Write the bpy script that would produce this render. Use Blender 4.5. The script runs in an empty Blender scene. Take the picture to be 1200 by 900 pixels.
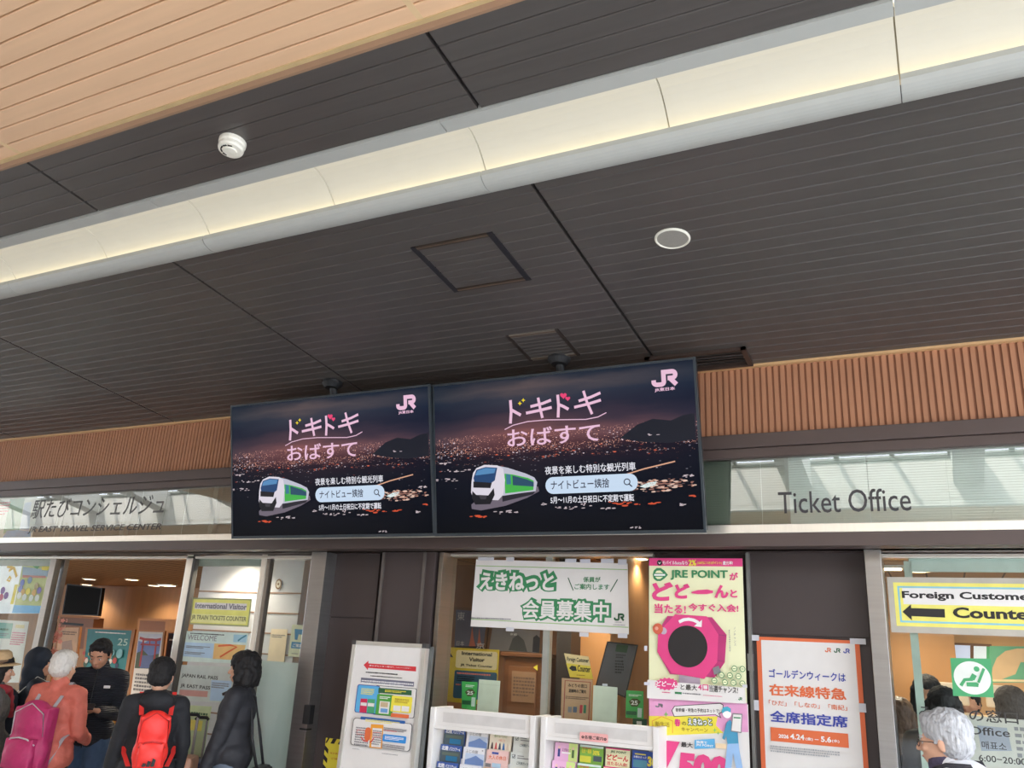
import bpy, bmesh, math, random
from mathutils import Vector, Matrix, Euler
import numpy as np
random.seed(7)
SC = bpy.context.scene
COL = SC.collection
# ------------------------------------------------------------------ camera
D, H, FPX = 5.0, 1.73, 973.0        # distance of the shop front, eye height, focal length in pixels of a 1200 px wide frame
_n = lambda v: np.array(v, float) / np.linalg.norm(v)
_ex = _n((1992, -204.5, -FPX)); _ez = _n((165, -3027, FPX)); _ez = _n(_ez - _ex * _ez.dot(_ex))
_ey = np.cross(_ez, _ex); _ey = -_ey if _ey[2] < 0 else _ey
WM = np.stack([_ex, _ey, _ez])
cam = bpy.data.cameras.new('camera'); cam.sensor_width = 36; cam.lens = FPX / 1200 * 36; cam.clip_start = .05; cam.clip_end = 200
camo = bpy.data.objects.new('camera', cam); COL.objects.link(camo)
r_, u_, b_ = WM @ np.array([1, 0, 0]), WM @ np.array([0, -1, 0]), WM @ np.array([0, 0, -1])
camo.matrix_world = Matrix(((r_[0], u_[0], b_[0], 0), (r_[1], u_[1], b_[1], 0), (r_[2], u_[2], b_[2], H), (0, 0, 0, 1)))
SC.camera = camo
# ------------------------------------------------------------------ world, exposure, sun
SC.view_settings.view_transform = 'Standard'; SC.view_settings.look = 'None'
SC.view_settings.gamma = 1.0; SC.view_settings.use_curve_mapping = False
SC.view_settings.exposure = 0.0
w = bpy.data.worlds.new('sky'); SC.world = w; w.use_nodes = True
bg = w.node_tree.nodes['Background']; bg.inputs[0].default_value = (.88, .95, 1.05, 1); bg.inputs[1].default_value = 6.3
sun = bpy.data.lights.new('sun', 'SUN'); sun.energy = 9.0; sun.angle = math.radians(3); sun.color = (1, .95, .86)
suno = bpy.data.objects.new('sun', sun); COL.objects.link(suno); suno.rotation_euler = (math.radians(-38), math.radians(-20), 0); suno.location = (-4, -6, 9)

# ------------------------------------------------------------------ helpers
def ray(u, v): return Vector(WM @ np.array([u - 600, v - 450, FPX]))
def at(u, v, Y):                       # the point a pixel shows on the upright plane at depth Y
    r = ray(u, v); s = Y / r.y; return Vector((r.x * s, Y, H + r.z * s))
def XZ(x, r, Y=None):                  # facade measures, in units of its distance
    return Vector((x * D, D if Y is None else Y, H + r * D))
def lin(c):
    o = []
    for k in c:
        k = k / 255.0; o.append(k / 12.92 if k <= .04045 else ((k + .055) / 1.055) ** 2.4)
    return tuple(o)
MATS = {}
def M(name, rgb, rough=.55, metal=0.0, var=.08, scale=(12, 12, 12), bump=0.0, emit=0.0, spec=.5, detail=3, coat=0):
    if name in MATS: return MATS[name]
    m = bpy.data.materials.new(name); m.use_nodes = True; nt = m.node_tree; b = nt.nodes['Principled BSDF']
    c = lin(rgb)
    tc = nt.nodes.new('ShaderNodeTexCoord'); mp = nt.nodes.new('ShaderNodeMapping'); mp.inputs['Scale'].default_value = scale
    nz = nt.nodes.new('ShaderNodeTexNoise'); nz.inputs['Scale'].default_value = 1; nz.inputs['Detail'].default_value = detail
    nt.links.new(tc.outputs['Object'], mp.inputs[0]); nt.links.new(mp.outputs[0], nz.inputs[0])
    mx = nt.nodes.new('ShaderNodeMix'); mx.data_type = 'RGBA'
    mx.inputs[6].default_value = tuple(max(0, k * (1 - var * 2)) for k in c) + (1,); mx.inputs[7].default_value = tuple(min(1, k * (1 + var * 2)) for k in c) + (1,)
    nt.links.new(nz.outputs[0], mx.inputs[0]); nt.links.new(mx.outputs[2], b.inputs['Base Color'])
    b.inputs['Roughness'].default_value = rough; b.inputs['Metallic'].default_value = metal
    b.inputs['Specular IOR Level'].default_value = spec; b.inputs['Coat Weight'].default_value = coat
    if emit:
        nt.links.new(mx.outputs[2], b.inputs['Emission Color']); b.inputs['Emission Strength'].default_value = emit
    if bump:
        bp = nt.nodes.new('ShaderNodeBump'); bp.inputs['Strength'].default_value = bump; bp.inputs['Distance'].default_value = .02
        nt.links.new(nz.outputs[0], bp.inputs['Height']); nt.links.new(bp.outputs[0], b.inputs['Normal'])
    MATS[name] = m; return m
def glass(name, tint=(1, 1, 1), ior=1.5, rough=0.0, gain=1.0):
    if name in MATS: return MATS[name]
    m = bpy.data.materials.new(name); m.use_nodes = True; nt = m.node_tree; nt.nodes.clear()
    o = nt.nodes.new('ShaderNodeOutputMaterial'); mx = nt.nodes.new('ShaderNodeMixShader')
    t = nt.nodes.new('ShaderNodeBsdfTransparent'); t.inputs[0].default_value = tint + (1,)
    g = nt.nodes.new('ShaderNodeBsdfGlossy'); g.inputs['Roughness'].default_value = rough
    f = nt.nodes.new('ShaderNodeFresnel'); f.inputs[0].default_value = ior
    mm = nt.nodes.new('ShaderNodeMath'); mm.operation = 'MULTIPLY'; mm.inputs[1].default_value = gain; mm.use_clamp = True
    ge = nt.nodes.new('ShaderNodeNewGeometry'); fr = nt.nodes.new('ShaderNodeMath'); fr.operation = 'SUBTRACT'; fr.inputs[0].default_value = 1; nt.links.new(ge.outputs['Backfacing'], fr.inputs[1])
    m2 = nt.nodes.new('ShaderNodeMath'); m2.operation = 'MULTIPLY'; nt.links.new(mm.outputs[0], m2.inputs[0]); nt.links.new(fr.outputs[0], m2.inputs[1])   # only the outer face mirrors
    nt.links.new(f.outputs[0], mm.inputs[0]); nt.links.new(m2.outputs[0], mx.inputs[0])
    nt.links.new(t.outputs[0], mx.inputs[1]); nt.links.new(g.outputs[0], mx.inputs[2]); nt.links.new(mx.outputs[0], o.inputs[0])
    MATS[name] = m; return m
class MB:
    """collects shapes into one mesh"""
    def __init__(s): s.bm = bmesh.new()
    def box(s, c, size, rot=None, bev=0):
        n0 = len(s.bm.verts); r = bmesh.ops.create_cube(s.bm, size=1); vs = r['verts']
        mt = Matrix.Translation(Vector(c)) @ (rot.to_4x4() if rot else Matrix()) @ Matrix.Diagonal((*size, 1))
        bmesh.ops.transform(s.bm, matrix=mt, verts=vs)
        if bev:
            es = list({e for v in vs for e in v.link_edges})
            bmesh.ops.bevel(s.bm, geom=es, offset=bev, segments=2, affect='EDGES', profile=.6)
        return s
    def b2(s, lo, hi, bev=0):
        lo, hi = Vector(lo), Vector(hi); return s.box((lo + hi) / 2, hi - lo, None, bev)
    def face(s, pts):
        s.bm.faces.new([s.bm.verts.new(p) for p in pts]); return s
    def prism(s, pts, off):            # polygon pts pushed along off
        off = Vector(off); a = [s.bm.verts.new(p) for p in pts]; b = [s.bm.verts.new(Vector(p) + off) for p in pts]; n = len(pts)
        fa = s.bm.faces.new(a); fb = s.bm.faces.new(b[::-1])
        for i in range(n): s.bm.faces.new((a[i], b[i], b[(i + 1) % n], a[(i + 1) % n]))
        fa.normal_update(); fb.normal_update()
        bmesh.ops.triangulate(s.bm, faces=[fa, fb], ngon_method='EAR_CLIP') if n > 4 else None
        return s
    def sweep(s, prof, x0, x1):        # closed (y, z) profile run along X
        a = [s.bm.verts.new((x0, y, z)) for y, z in prof]; b = [s.bm.verts.new((x1, y, z)) for y, z in prof]; n = len(prof)
        fa = [s.bm.faces.new(a[::-1]), s.bm.faces.new(b)]
        for i in range(n): s.bm.faces.new((a[i], a[(i + 1) % n], b[(i + 1) % n], b[i]))
        for q in fa: q.normal_update()
        bmesh.ops.triangulate(s.bm, faces=fa, ngon_method='EAR_CLIP')
        return s
    def tube(s, path, r, n=10, closed=False):
        P = [Vector(p) for p in path]; rings = []
        for i, p in enumerate(P):
            d = (P[min(i + 1, len(P) - 1)] - P[max(i - 1, 0)]).normalized()
            up = Vector((0, 0, 1)) if abs(d.z) < .9 else Vector((1, 0, 0))
            a = d.cross(up).normalized(); b = d.cross(a); rr = r[i] if isinstance(r, (list, tuple)) else r
            rings.append([s.bm.verts.new(p + a * rr * math.cos(2 * math.pi * k / n) + b * rr * math.sin(2 * math.pi * k / n)) for k in range(n)])
        for i in range(len(rings) - 1):
            for k in range(n): s.bm.faces.new((rings[i][k], rings[i][(k + 1) % n], rings[i + 1][(k + 1) % n], rings[i + 1][k]))
        s.bm.faces.new(rings[0][::-1]); s.bm.faces.new(rings[-1]); return s
    def lathe(s, prof, c, axis=(0, 0, 1), n=32):   # prof: (radius, height along axis)
        q = Vector((0, 0, 1)).rotation_difference(Vector(axis).normalized()); c = Vector(c); rings = []
        for r, h in prof:
            rings.append([s.bm.verts.new(c + q @ Vector((max(r, 1e-4) * math.cos(2 * math.pi * k / n), max(r, 1e-4) * math.sin(2 * math.pi * k / n), h))) for k in range(n)])
        for i in range(len(rings) - 1):
            for k in range(n): s.bm.faces.new((rings[i][k], rings[i][(k + 1) % n], rings[i + 1][(k + 1) % n], rings[i + 1][k]))
        s.bm.faces.new(rings[0][::-1]); s.bm.faces.new(rings[-1]); return s
    def build(s, name, mat, parent=None, kind=None, smooth=False, mw=None):
        bmesh.ops.recalc_face_normals(s.bm, faces=s.bm.faces)
        me = bpy.data.meshes.new(name); s.bm.to_mesh(me); s.bm.free()
        if mw is not None: me.transform(mw)
        return link(name, me, mat, parent, kind, smooth)
def link(name, me, mat, parent=None, kind=None, smooth=False):
    me.materials.clear(); me.materials.append(mat)
    if smooth: me.polygons.foreach_set('use_smooth', [True] * len(me.polygons)); me.update()
    o = bpy.data.objects.new(name, me); COL.objects.link(o)
    if parent is not None:
        o.parent = parent; me.transform(PINV[parent.name]); PINV[o.name] = PINV[parent.name]
    if kind: o['kind'] = kind
    return o
PINV = {}
def thing(name, label, cat, loc=(0, 0, 0), group=None):   # an Empty at the thing's base; parts are modelled in world space
    o = bpy.data.objects.new(name, None); COL.objects.link(o); o.location = loc; o.empty_display_size = .1
    o['label'] = label; o['category'] = cat; o['kind'] = 'thing'
    if group: o['group'] = group
    PINV[o.name] = Matrix.Translation(loc).inverted(); return o
def tag(o, label, cat, group=None):
    o['label'] = label; o['category'] = cat
    if group: o['group'] = group
    return o
def struct(name, mb, mat, smooth=False): return mb.build(name, mat, None, 'structure', smooth)
def copy_tree(src, label, delta, group=None):
    c = src.copy(); COL.objects.link(c); c['label'] = label; c.location = src.location + Vector(delta)
    if group: c['group'] = group
    for ch in list(src.children):
        d = ch.copy(); COL.objects.link(d); d.parent = c
        for g in list(ch.children):
            e = g.copy(); COL.objects.link(e); e.parent = d
    return c
# ------------------------------------------------------------------ the setting
X0, X1 = -11.5, 3.2                    # run of the shop front
fz = lambda r: H + r * D
brown = M('brown_steel', (82, 68, 64), .45, 0, .05, (6, 6, 6))
brown_panel = M('brown_panel', (64, 54, 53), .5, 0, .06, (5, 5, 3))
steel = M('brushed_steel', (156, 154, 152), .32, .9, .06, (3, 3, 60))
steel_d = M('satin_steel', (138, 132, 124), .38, .85, .06, (3, 3, 60))
chrome = M('bright_steel', (232, 228, 218), .28, .75, .03, (60, 3, 3))
board = M('dark_ceiling_board', (74, 69, 66), .38, 0, .10, (1.5, 30, 30), spec=.6)
groove = M('dark_gap', (24, 20, 19), .8, 0, .02)
oak = M('oak_ceiling_board', (226, 186, 148), .5, 0, .06, (1.2, 22, 22))
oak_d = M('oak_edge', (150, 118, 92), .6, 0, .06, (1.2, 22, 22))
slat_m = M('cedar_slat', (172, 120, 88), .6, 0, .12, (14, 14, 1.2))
cream = M('cream_moulding', (205, 165, 118), .5, 0, .05)
white = M('white_plaster', (226, 224, 216), .7, 0, .02)
wall_wood = M('warm_wood_wall', (178, 130, 84), .5, 0, .12, (9, 9, .8))
# dark sloping board ceiling -------------------------------------------------
TILT, ZC = .115, fz(.3525)
cz = lambda y: ZC + (D - y) * TILT
nrm = Vector((0, -TILT, -1)).normalized()
seams = [-1.62, -1.178, -.744, -.2935, .151, .6]
def boards(y0, y1, xa, xb, mb, pitch=.017 * D):
    n = max(1, round((y1 - y0) / pitch)); p = (y1 - y0) / n; g = .0015; d = .004
    for i in range(n):
        a, b = y0 + i * p, y0 + (i + 1) * p
        pr = [(a + g, cz(a) + .03), (a + g, cz(a + g) + d), (a + 3 * g, cz(a + 3 * g)), (b - 3 * g, cz(b - 3 * g)), (b - g, cz(b - g) + d), (b - g, cz(b) + .03)]
        mb.sweep(pr, xa, xb)
mbA, mbB = MB(), MB(); XR = 3.2; XL = -27.0; xs = [XL] + [s * D for s in seams[:-1]] + [XR]
for xa, xb in zip(xs[:-1], xs[1:]):
    boards(.402 * D, .486 * D, xa + .009, xb - .009, mbA); boards(.580 * D, 1.0 * D, xa + .009, xb - .009, mbB)
struct('ceiling', mbA, board); struct('ceiling', mbB, board)
mb = MB()
for a, b in ((.402, .4865), (.5795, 1.02)):
    mb.sweep([(a * D, cz(a * D) + .02), (b * D, cz(b * D) + .02), (b * D, cz(b * D) + .06), (a * D, cz(a * D) + .06)], XL, XR)
struct('trim_1', mb, groove)
# oak ceiling over the concourse: from the dark edge to the skylight
ZW = fz(.4257); mb = MB(); YS0, YS1 = .9, -2.1      # skylight well between these depths
oak_x = [XL] + [s * D for s in seams[:-1]] + [XR]
def oak_boards(ya, yb, n, mb):
    p = (yb - ya) / n
    for i in range(n):
        a, b = ya + i * p, ya + (i + 1) * p
        for xa, xb in zip(oak_x[:-1], oak_x[1:]):
            mb.sweep([(a + .003, ZW + .02), (a + .003, ZW + .004), (a + .006, ZW), (b - .006, ZW), (b - .003, ZW + .004), (b - .003, ZW + .02)], xa + .012, xb - .012)
oak_boards(YS0, .3995 * D, 12, mb); struct('ceiling', mb, oak)
mb = MB(); mb.b2((XL, YS0, ZW + .012), (XR, .3995 * D, ZW + .05))
for s in seams[:-1]: mb.b2((s * D - .013, YS0, ZW - .0005), (s * D + .013, .3995 * D, ZW + .02))
struct('trim_2', mb, M('oak_joint', (222, 190, 146), .6))
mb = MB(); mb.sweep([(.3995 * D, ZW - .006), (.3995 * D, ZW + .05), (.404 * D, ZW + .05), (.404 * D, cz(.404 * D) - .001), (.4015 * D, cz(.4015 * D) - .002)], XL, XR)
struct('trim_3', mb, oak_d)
mb = MB(); mb.b2((XL, .3955 * D, ZW - .006), (XR, .3997 * D, ZW)); struct('trim_4', mb, M('oak_lip', (196, 170, 124), .5))
# beyond the camera: skylight well with white cheeks and glazed frames, then boards again
mb = MB(); oak_boards(-7.0, YS1, 26, mb); struct('ceiling', mb, oak)
mb = MB(); mb.b2((XL, -7, ZW + .02), (XR, YS1, ZW + .06)); struct('trim_5', mb, M('oak_joint', (222, 190, 146), .6))
mb = MB(); mb.b2((XL, YS1 - .12, ZW - .04), (XR, YS1, ZW + .62)); mb.b2((XL, YS0, ZW - .02), (XR, YS0 + .1, ZW + 1.5))
zs = lambda y: ZW + .62 + (y - YS1) * (.88 / (YS0 - YS1))
k = 0
x = XL
while x < XR:
    mb.prism([(x, YS1, ZW + .25), (x, YS1, zs(YS1)), (x, YS0, zs(YS0)), (x, YS0, ZW + .9)], (.35, 0, 0)); x += 2.1
struct('wall_back', mb, white)
mb = MB()
x = XL
while x < XR:
    mb.tube([(x, YS1, zs(YS1)), (x, YS0, zs(YS0))], .035, 6); x += .7
for f in (0, .5, 1):
    y = YS1 + (YS0 - YS1) * f; mb.tube([(XL, y, zs(y)), (XR, y, zs(y))], .04, 6)
struct('window_9', mb, M('frame_grey', (150, 152, 146), .5))
mb = MB(); mb.b2((-10.5, YS1 - .02, ZW), (-3.4, YS0 + .02, ZW + .06)); struct('ceiling', mb, oak)      # added unseen slab closing the skylight, to darken the boards to the left
# floor
mb = MB(); mb.b2((-44, -17, -.1), (14, D * 1.07, 0)); struct('floor', mb, M('grey_paving', (186, 186, 186), .6, 0, .08, (2, 2, 2)))
mb = MB(); mb.b2((-27, -7.3, 0), (-1.2, -7.05, ZW + .05)); struct('wall_back', mb, M('concourse_wall', (186, 180, 170), .8, 0, .04, (.6, .6, 1)))  # added unseen wall, shuts out daylight so the ceiling darkens to the left
# the building across the forecourt, seen only as reflections
mb = MB(); mb.b2((-44, -16.6, 0), (14, -16, 5.2)); mb.b2((-44, -16.0, 2.7), (14, -15.2, 3.0)); struct('wall_opposite', mb, M('beige_render', (150, 138, 122), .8, 0, .1, (.3, .3, .6)))
k = 13
for x in range(-42, 14, 4):
    mb = MB(); mb.b2((x, -15.98, .2), (x + 2.7, -15.94, 2.5)); struct('window_%d' % k, mb, M('far_dark_glass', (46, 50, 52), .2)); k += 1
# ---- shop front bands
Y = D
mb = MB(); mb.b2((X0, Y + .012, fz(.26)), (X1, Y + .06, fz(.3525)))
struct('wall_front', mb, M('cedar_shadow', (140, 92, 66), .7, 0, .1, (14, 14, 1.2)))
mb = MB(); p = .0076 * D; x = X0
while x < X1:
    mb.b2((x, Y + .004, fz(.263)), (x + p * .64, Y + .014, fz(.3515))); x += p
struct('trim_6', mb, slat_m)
mb = MB(); mb.b2((X0, Y - .03, fz(.3502)), (X1, Y + .02, fz(.3552))); struct('trim_7', mb, cream)
mb = MB(); mb.b2((X0, Y - .035, fz(.2475)), (X1, Y + .03, fz(.2645)), .004); mb.b2((X0, Y - .028, fz(.2355)), (X1, Y + .03, fz(.2465)), .004)
mb.b2((X0, Y - .015, fz(.235)), (X1, Y + .03, fz(.25)))
struct('trim_8', mb, brown)
mb = MB(); mb.b2((X0, Y - .05, fz(.1445)), (X1, Y + .03, fz(.1545)), .003); struct('trim_9', mb, chrome)
mb = MB(); mb.b2((X0, Y - .045, fz(.1295)), (X1, Y + .02, fz(.1445)), .003); mb.b2((X0, Y + .0, fz(.130)), (X1, Y * 1.072, fz(.137)))
struct('trim_10', mb, brown)
# transom panes, blinds behind them, slim posts
YG = D * 1.066                          # glazing line of the doors and windows
tr_glass = glass('transom_glass', (.93, .97, .95), 1.9, 0.0, 2.0)
cuts = [X0, -1.43 * D, -1.17 * D, -.94 * D, -.5 * D, -.06 * D, .35 * D, X1]
for i, (a, b) in enumerate(zip(cuts[:-1], cuts[1:])):
    mb = MB(); mb.b2((a + .002, Y + .0, fz(.1535)), (b - .002, Y + .008, fz(.2365))); struct('window_%d' % (i + 1), mb, tr_glass)
shaded_blind = M('grey_blind', (128, 128, 114), .7, 0, .03); blind = M('pale_blind', (234, 238, 232), .7, 0, .03)  # darker copies of the pale blind: shade put into the colour
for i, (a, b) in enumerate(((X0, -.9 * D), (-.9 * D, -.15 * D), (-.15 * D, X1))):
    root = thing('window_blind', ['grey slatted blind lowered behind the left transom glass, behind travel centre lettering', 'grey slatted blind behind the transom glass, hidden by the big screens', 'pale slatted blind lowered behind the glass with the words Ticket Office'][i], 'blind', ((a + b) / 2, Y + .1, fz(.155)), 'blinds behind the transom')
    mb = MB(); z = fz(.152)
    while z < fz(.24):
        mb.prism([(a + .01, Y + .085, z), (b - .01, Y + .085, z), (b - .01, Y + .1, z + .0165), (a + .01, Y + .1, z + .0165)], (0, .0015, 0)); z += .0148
    mb.build('slats', (shaded_blind, M('mid_blind', (160, 164, 150), .7, 0, .03), blind)[i], root)
    x = a + .3
    while x < b: mb = MB(); mb.tube([(x, Y + .083, fz(.152)), (x, Y + .083, fz(.24))], .0012, 5); mb.build('ladder_cord', blind, root); x += .55
mb = MB()
for x in (-1.27, -1.06): mb.b2((x * D - .028, Y + .012, fz(.15)), (x * D + .028, Y + .06, fz(.24)))
struct('trim_11', mb, M('grey_post', (112, 112, 102), .6))
mb = MB(); mb.b2((X0, Y + .12, fz(.13)), (X1, Y + .2, fz(.36))); struct('wall_upper', mb, M('inner_fascia', (170, 172, 164), .8))
# ---- pillars
def panel(name, u0, u1, Yp, mat, v=700, z0=0.0, split=None):
    a, b = at(u0, v, Yp).x, at(u1, v, Yp).x; mb = MB()
    if split:
        mb.b2((a, Yp, z0), (b, Yp + .3, split - .004), .002); mb.b2((a, Yp, split + .004), (b, Yp + .3, fz(.131)), .002); mb.b2((a + .002, Yp + .01, z0), (b - .002, Yp + .29, fz(.131)))
    else: mb.b2((a, Yp, z0), (b, Yp + .3, fz(.131)), .002)
    return struct(name, mb, mat)
panel('wall_left', 374, 441, D * 1.055, brown_panel, split=at(410, 724, D * 1.055).z)
panel('wall_left', 443, 507, D * 1.036, brown_panel)
mb = MB()
for u in (446.5, 495): 
    a = at(u, 690, D * 1.034); mb.b2((a.x - .014, D * 1.0335, 0), (a.x + .008, D * 1.04, fz(.131)))
struct('trim_12', mb, M('grey_edge_strip', (104, 98, 94), .45, .4))
panel('wall_right', 760, 880, D * 1.07, M('dark_jamb', (58, 48, 47), .55), 690)
panel('wall_right', 880, 1016, D * 1.062, brown_panel, split=at(950, 746, D * 1.062).z)
a = at(877.5, 690, D * 1.055); mb = MB(); mb.b2((a.x - .012, D * 1.054, 0), (a.x + .006, D * 1.064, fz(.131))); mb.b2((a.x - .018, D * 1.05, at(880, 786, D * 1.05).z), (a.x + .012, D * 1.058, at(880, 766, D * 1.05).z)); struct('trim_13', mb, M('grey_hinge_strip', (150, 150, 146), .4, .6))
def post(name, u0, u1, v, Yp, mat, dy=.1):
    a, b = at(u0, v, Yp).x, at(u1, v, Yp).x; mb = MB(); mb.b2((a, Yp, 0), (b, Yp + dy, fz(.131)), .003); return struct(name, mb, mat)
post('trim_14', 365.5, 383, 649, D * 1.03, steel, .2)
post('trim_15', 1012.5, 1032, 649, D * 1.03, steel, .25)
post('trim_16', 511, 516, 700, D * 1.04, steel_d, .2); post('trim_17', 516.5, 523.5, 690, D * 1.06, steel_d, .05)
post('trim_18', 636, 644, 750, YG + .022, M('aluminium', (176, 178, 172), .4, .6), .05)
# door headers
mb = MB(); mb.b2((X0, D * 1.06, fz(.1235)), (at(372, 650, D * 1.06).x, D * 1.085, fz(.128)), .003); mb.b2((at(1030, 650, D * 1.06).x, D * 1.06, fz(.1245)), (X1, D * 1.085, fz(.129)), .003)
mb.b2((at(515, 650, D * 1.06).x, D * 1.06, fz(.1265)), (at(765, 650, D * 1.06).x, D * 1.085, fz(.130)), .003)
struct('trim_19', mb, chrome)
# panes at the doors and windows
clear = glass('shop_glass', (.95, .98, .97), 1.5, 0.0, 1.0)
def pane(name, u0, u1, v, Yp, z0=.02, z1=None, mat=None):
    a, b = at(u0, v, Yp).x, at(u1, v, Yp).x; mb = MB(); mb.b2((a, Yp, z0), (b, Yp + .01, z1 or fz(.127))); return struct(name, mb, mat or clear)
xl = X0
mb = MB(); mb.b2((X0, YG, .02), (at(60, 700, YG).x, YG + .01, fz(.127))); struct('door_1', mb, clear)
post('door_frame_trim', 60, 66.5, 654, YG - .02, steel_d, .06).name = 'trim_20'
post('trim_21', 71.5, 77, 654, YG + .07, steel, .05)
post('trim_22', 219, 227, 654, YG - .03, chrome, .05); post('trim_23', 226, 229, 654, YG - .03, M('dark_seal', (70, 66, 62), .5), .05)
pane('door_2', 228, 306, 654, YG)
post('trim_24', 306.5, 312, 656, YG - .025, chrome, .05); post('trim_25', 312, 317, 656, YG - .015, steel_d, .05)
pane('door_3', 316, 368, 656, YG)
pane('door_4', 316, 368, 700, YG + .03, 0.02, at(335, 776, YG + .03).z, M('frosted_panel', (206, 214, 208), .35, 0, .02))
pane('window_10', 523, 637, 700, YG + .01); pane('window_11', 644, 772, 700, YG + .01); 
pane('window_12', 1031, 1330, 700, YG)
mb = MB(); mb.b2((at(1065, 660, YG + .03).x, YG + .03, at(1100, 670, YG + .03).z), (X1, YG + .06, fz(.1245))); struct('trim_26', mb, M('green_glass_edge', (176, 190, 182), .4))
mb = MB(); mb.b2((at(1066, 740, YG + .03).x, YG + .03, 0), (at(1075.5, 740, YG + .03).x, YG + .05, fz(.122))); struct('trim_27', mb, M('green_glass_edge2', (160, 172, 160), .4))
mb = MB(); mb.b2((at(228, 654, YG + .02).x, YG + .02, at(228, 663, YG).z), (at(306, 654, YG + .02).x, YG + .05, fz(.1235))); mb.b2((X0, YG + .02, at(20, 663, YG).z), (at(60, 663, YG + .02).x, YG + .05, fz(.1235))); struct('trim_28', mb, M('header_glass', (150, 156, 148), .3))
# ---- rooms behind the glass
ZI = H + .076 * 9.6                     # inner ceiling
mb = MB(); mb.b2((-24, D * 1.075, ZI), (X1 + 3, 12, ZI + .1)); struct('ceiling', mb, M('inner_ceiling_board', (150, 112, 74), .6, 0, .1, (.6, 12, 12)))
mb = MB()
for k in range(120): mb.b2((-24 + k * .26, D * 1.08, ZI - .002), (-24 + k * .26 + .012, 12, ZI + .01))
struct('trim_29', mb, M('inner_joint', (76, 54, 36), .7))
mb = MB(); mb.b2((-24, 10.4, 0), (X1 + 3, 10.5, ZI)); struct('wall_inner', mb, wall_wood)
mb = MB(); mb.b2((-24, D * 1.06, -.1), (X1 + 3, 12, -.001)); struct('floor', mb, M('inner_floor', (150, 138, 124), .5))
mb = MB(); mb.b2((X1 + 2.9, D * 1.06, 0), (X1 + 3, 12, ZI)); mb.b2((-24, D * 1.06, 0), (-23.9, 12, ZI)); struct('wall_side', mb, wall_wood)
# ------------------------------------------------------------------ things on the ceiling
def cp(u, v):                          # point of the sloping ceiling a pixel shows
    r = ray(u, v); s = (ZC + D * TILT - H) / (r.z + TILT * r.y); return Vector((r.x * s, r.y * s, H + r.z * s))
tdir = Vector((0, 1, -TILT)).normalized()   # along the slope, towards the shop front
lamp_panel = M('lit_cove_panel', (184, 180, 167), .6, 0, .01, emit=.42)
lamp_rim = M('white_cove_rim', (172, 173, 167), .4, 0, .02)
led = M('led_strip', (255, 240, 205), .5, 0, 0, emit=6)
jointm = M('cove_joint', (150, 140, 116), .6)
T = thing('light_trough', 'long white cove light recessed across the dark sloping board ceiling', 'ceiling light', (0, .53 * D, cz(.53 * D)))
ya, yb, yc, yd = .4985 * D, .558 * D, .580 * D, .4862 * D
lx = [-2.0, -1.83, -1.667, -1.5, -1.332, -1.166, -1.0, -.832, -.6695, -.501, -.331, -.1616, .0087, .178, .347, .516, .64]
arc = []
for k in range(13):
    t = k / 12; y = ya + (yb + .10 - ya) * (1 - (1 - t) ** 1.25) if False else ya + (yb + .07 - ya) * t
    arc.append((y, cz(y) + .008 + .145 * math.sin(math.pi * min(1, t * 1.0)) ** .8 * (1 - .25 * t)))
for i, (a, b) in enumerate(zip(lx[:-1], lx[1:])):
    a, b = a * D + .003, b * D - .003
    if a > XR: break
    mb = MB(); mb.sweep(arc + [(y, z + .012) for y, z in arc[::-1]], a, b); mb.build('curved_panel', lamp_panel, T, smooth=False)
    mb = MB(); mb.b2((a, yb + .035, cz(yb) - .005), (b, yb + .05, cz(yb) + .015)); mb.build('led_strip', led, T)
    mb = MB(); mb.sweep([(y, z + .014) for y, z in arc] + [(y, z + .03) for y, z in arc[::-1]], b - .01, b + .016); mb.build('panel_joint', jointm, T)
rx = lx[:]
for i, (a, b) in enumerate(zip(lx[:-1:2], lx[2::2])):
    a, b = a * D + .002, b * D - .002
    mb = MB(); mb.sweep([(yd, cz(yd) - .012), (ya + .004, cz(ya) - .012), (ya + .004, cz(ya) + .012), (yd, cz(yd) + .02)], a, b); mb.build('upper_rim', lamp_rim, T)
    pr = []
    for k in range(9):
        t = k / 8; y = yb + (yc - yb) * t; pr.append((y, cz(y) - .012 - .03 * math.sin(math.pi * (.12 + .88 * (1 - t))) ** .7 * (1 - t * .2)))
    pr += [(yc, cz(yc) + .02), (yb + .012, cz(yb) + .0), (yb + .002, cz(yb) + .012)]
    mb = MB(); mb.sweep(pr, a, b); mb.build('lower_rim', lamp_rim, T)
# smoke detector
q = cp(273, 166); T = thing('smoke_detector', 'round white smoke detector on the dark boards above the cove light', 'smoke detector', q)
wp = M('white_plastic', (226, 222, 208), .45, 0, .02); R = .058
mb = MB(); mb.lathe([(R * 1.02, 0), (R * 1.02, .016), (R * .96, .024)], q, nrm); mb.build('base', wp, T, smooth=False)
mb = MB(); mb.lathe([(R * .95, .022), (R * .97, .04), (R * .9, .05), (R * .55, .053), (R * .5, .058), (0.001, .06)], q, nrm); mb.build('sensor_cap', wp, T)
side = nrm.cross(tdir); mb = MB()
for k in range(5):
    an = math.radians(-70 + 35 * k) + math.pi / 2 + .5; c = q + nrm * .0515 + (side * math.cos(an) - tdir * math.sin(an)) * R * .66
    mb.box(c, (.019, .006, .006), Matrix.Rotation(math.atan2(1, 0) - an + math.pi, 3, 'Z'))
mb.build('vent_slots', M('black_slot', (22, 20, 18), .7), T)
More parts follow.
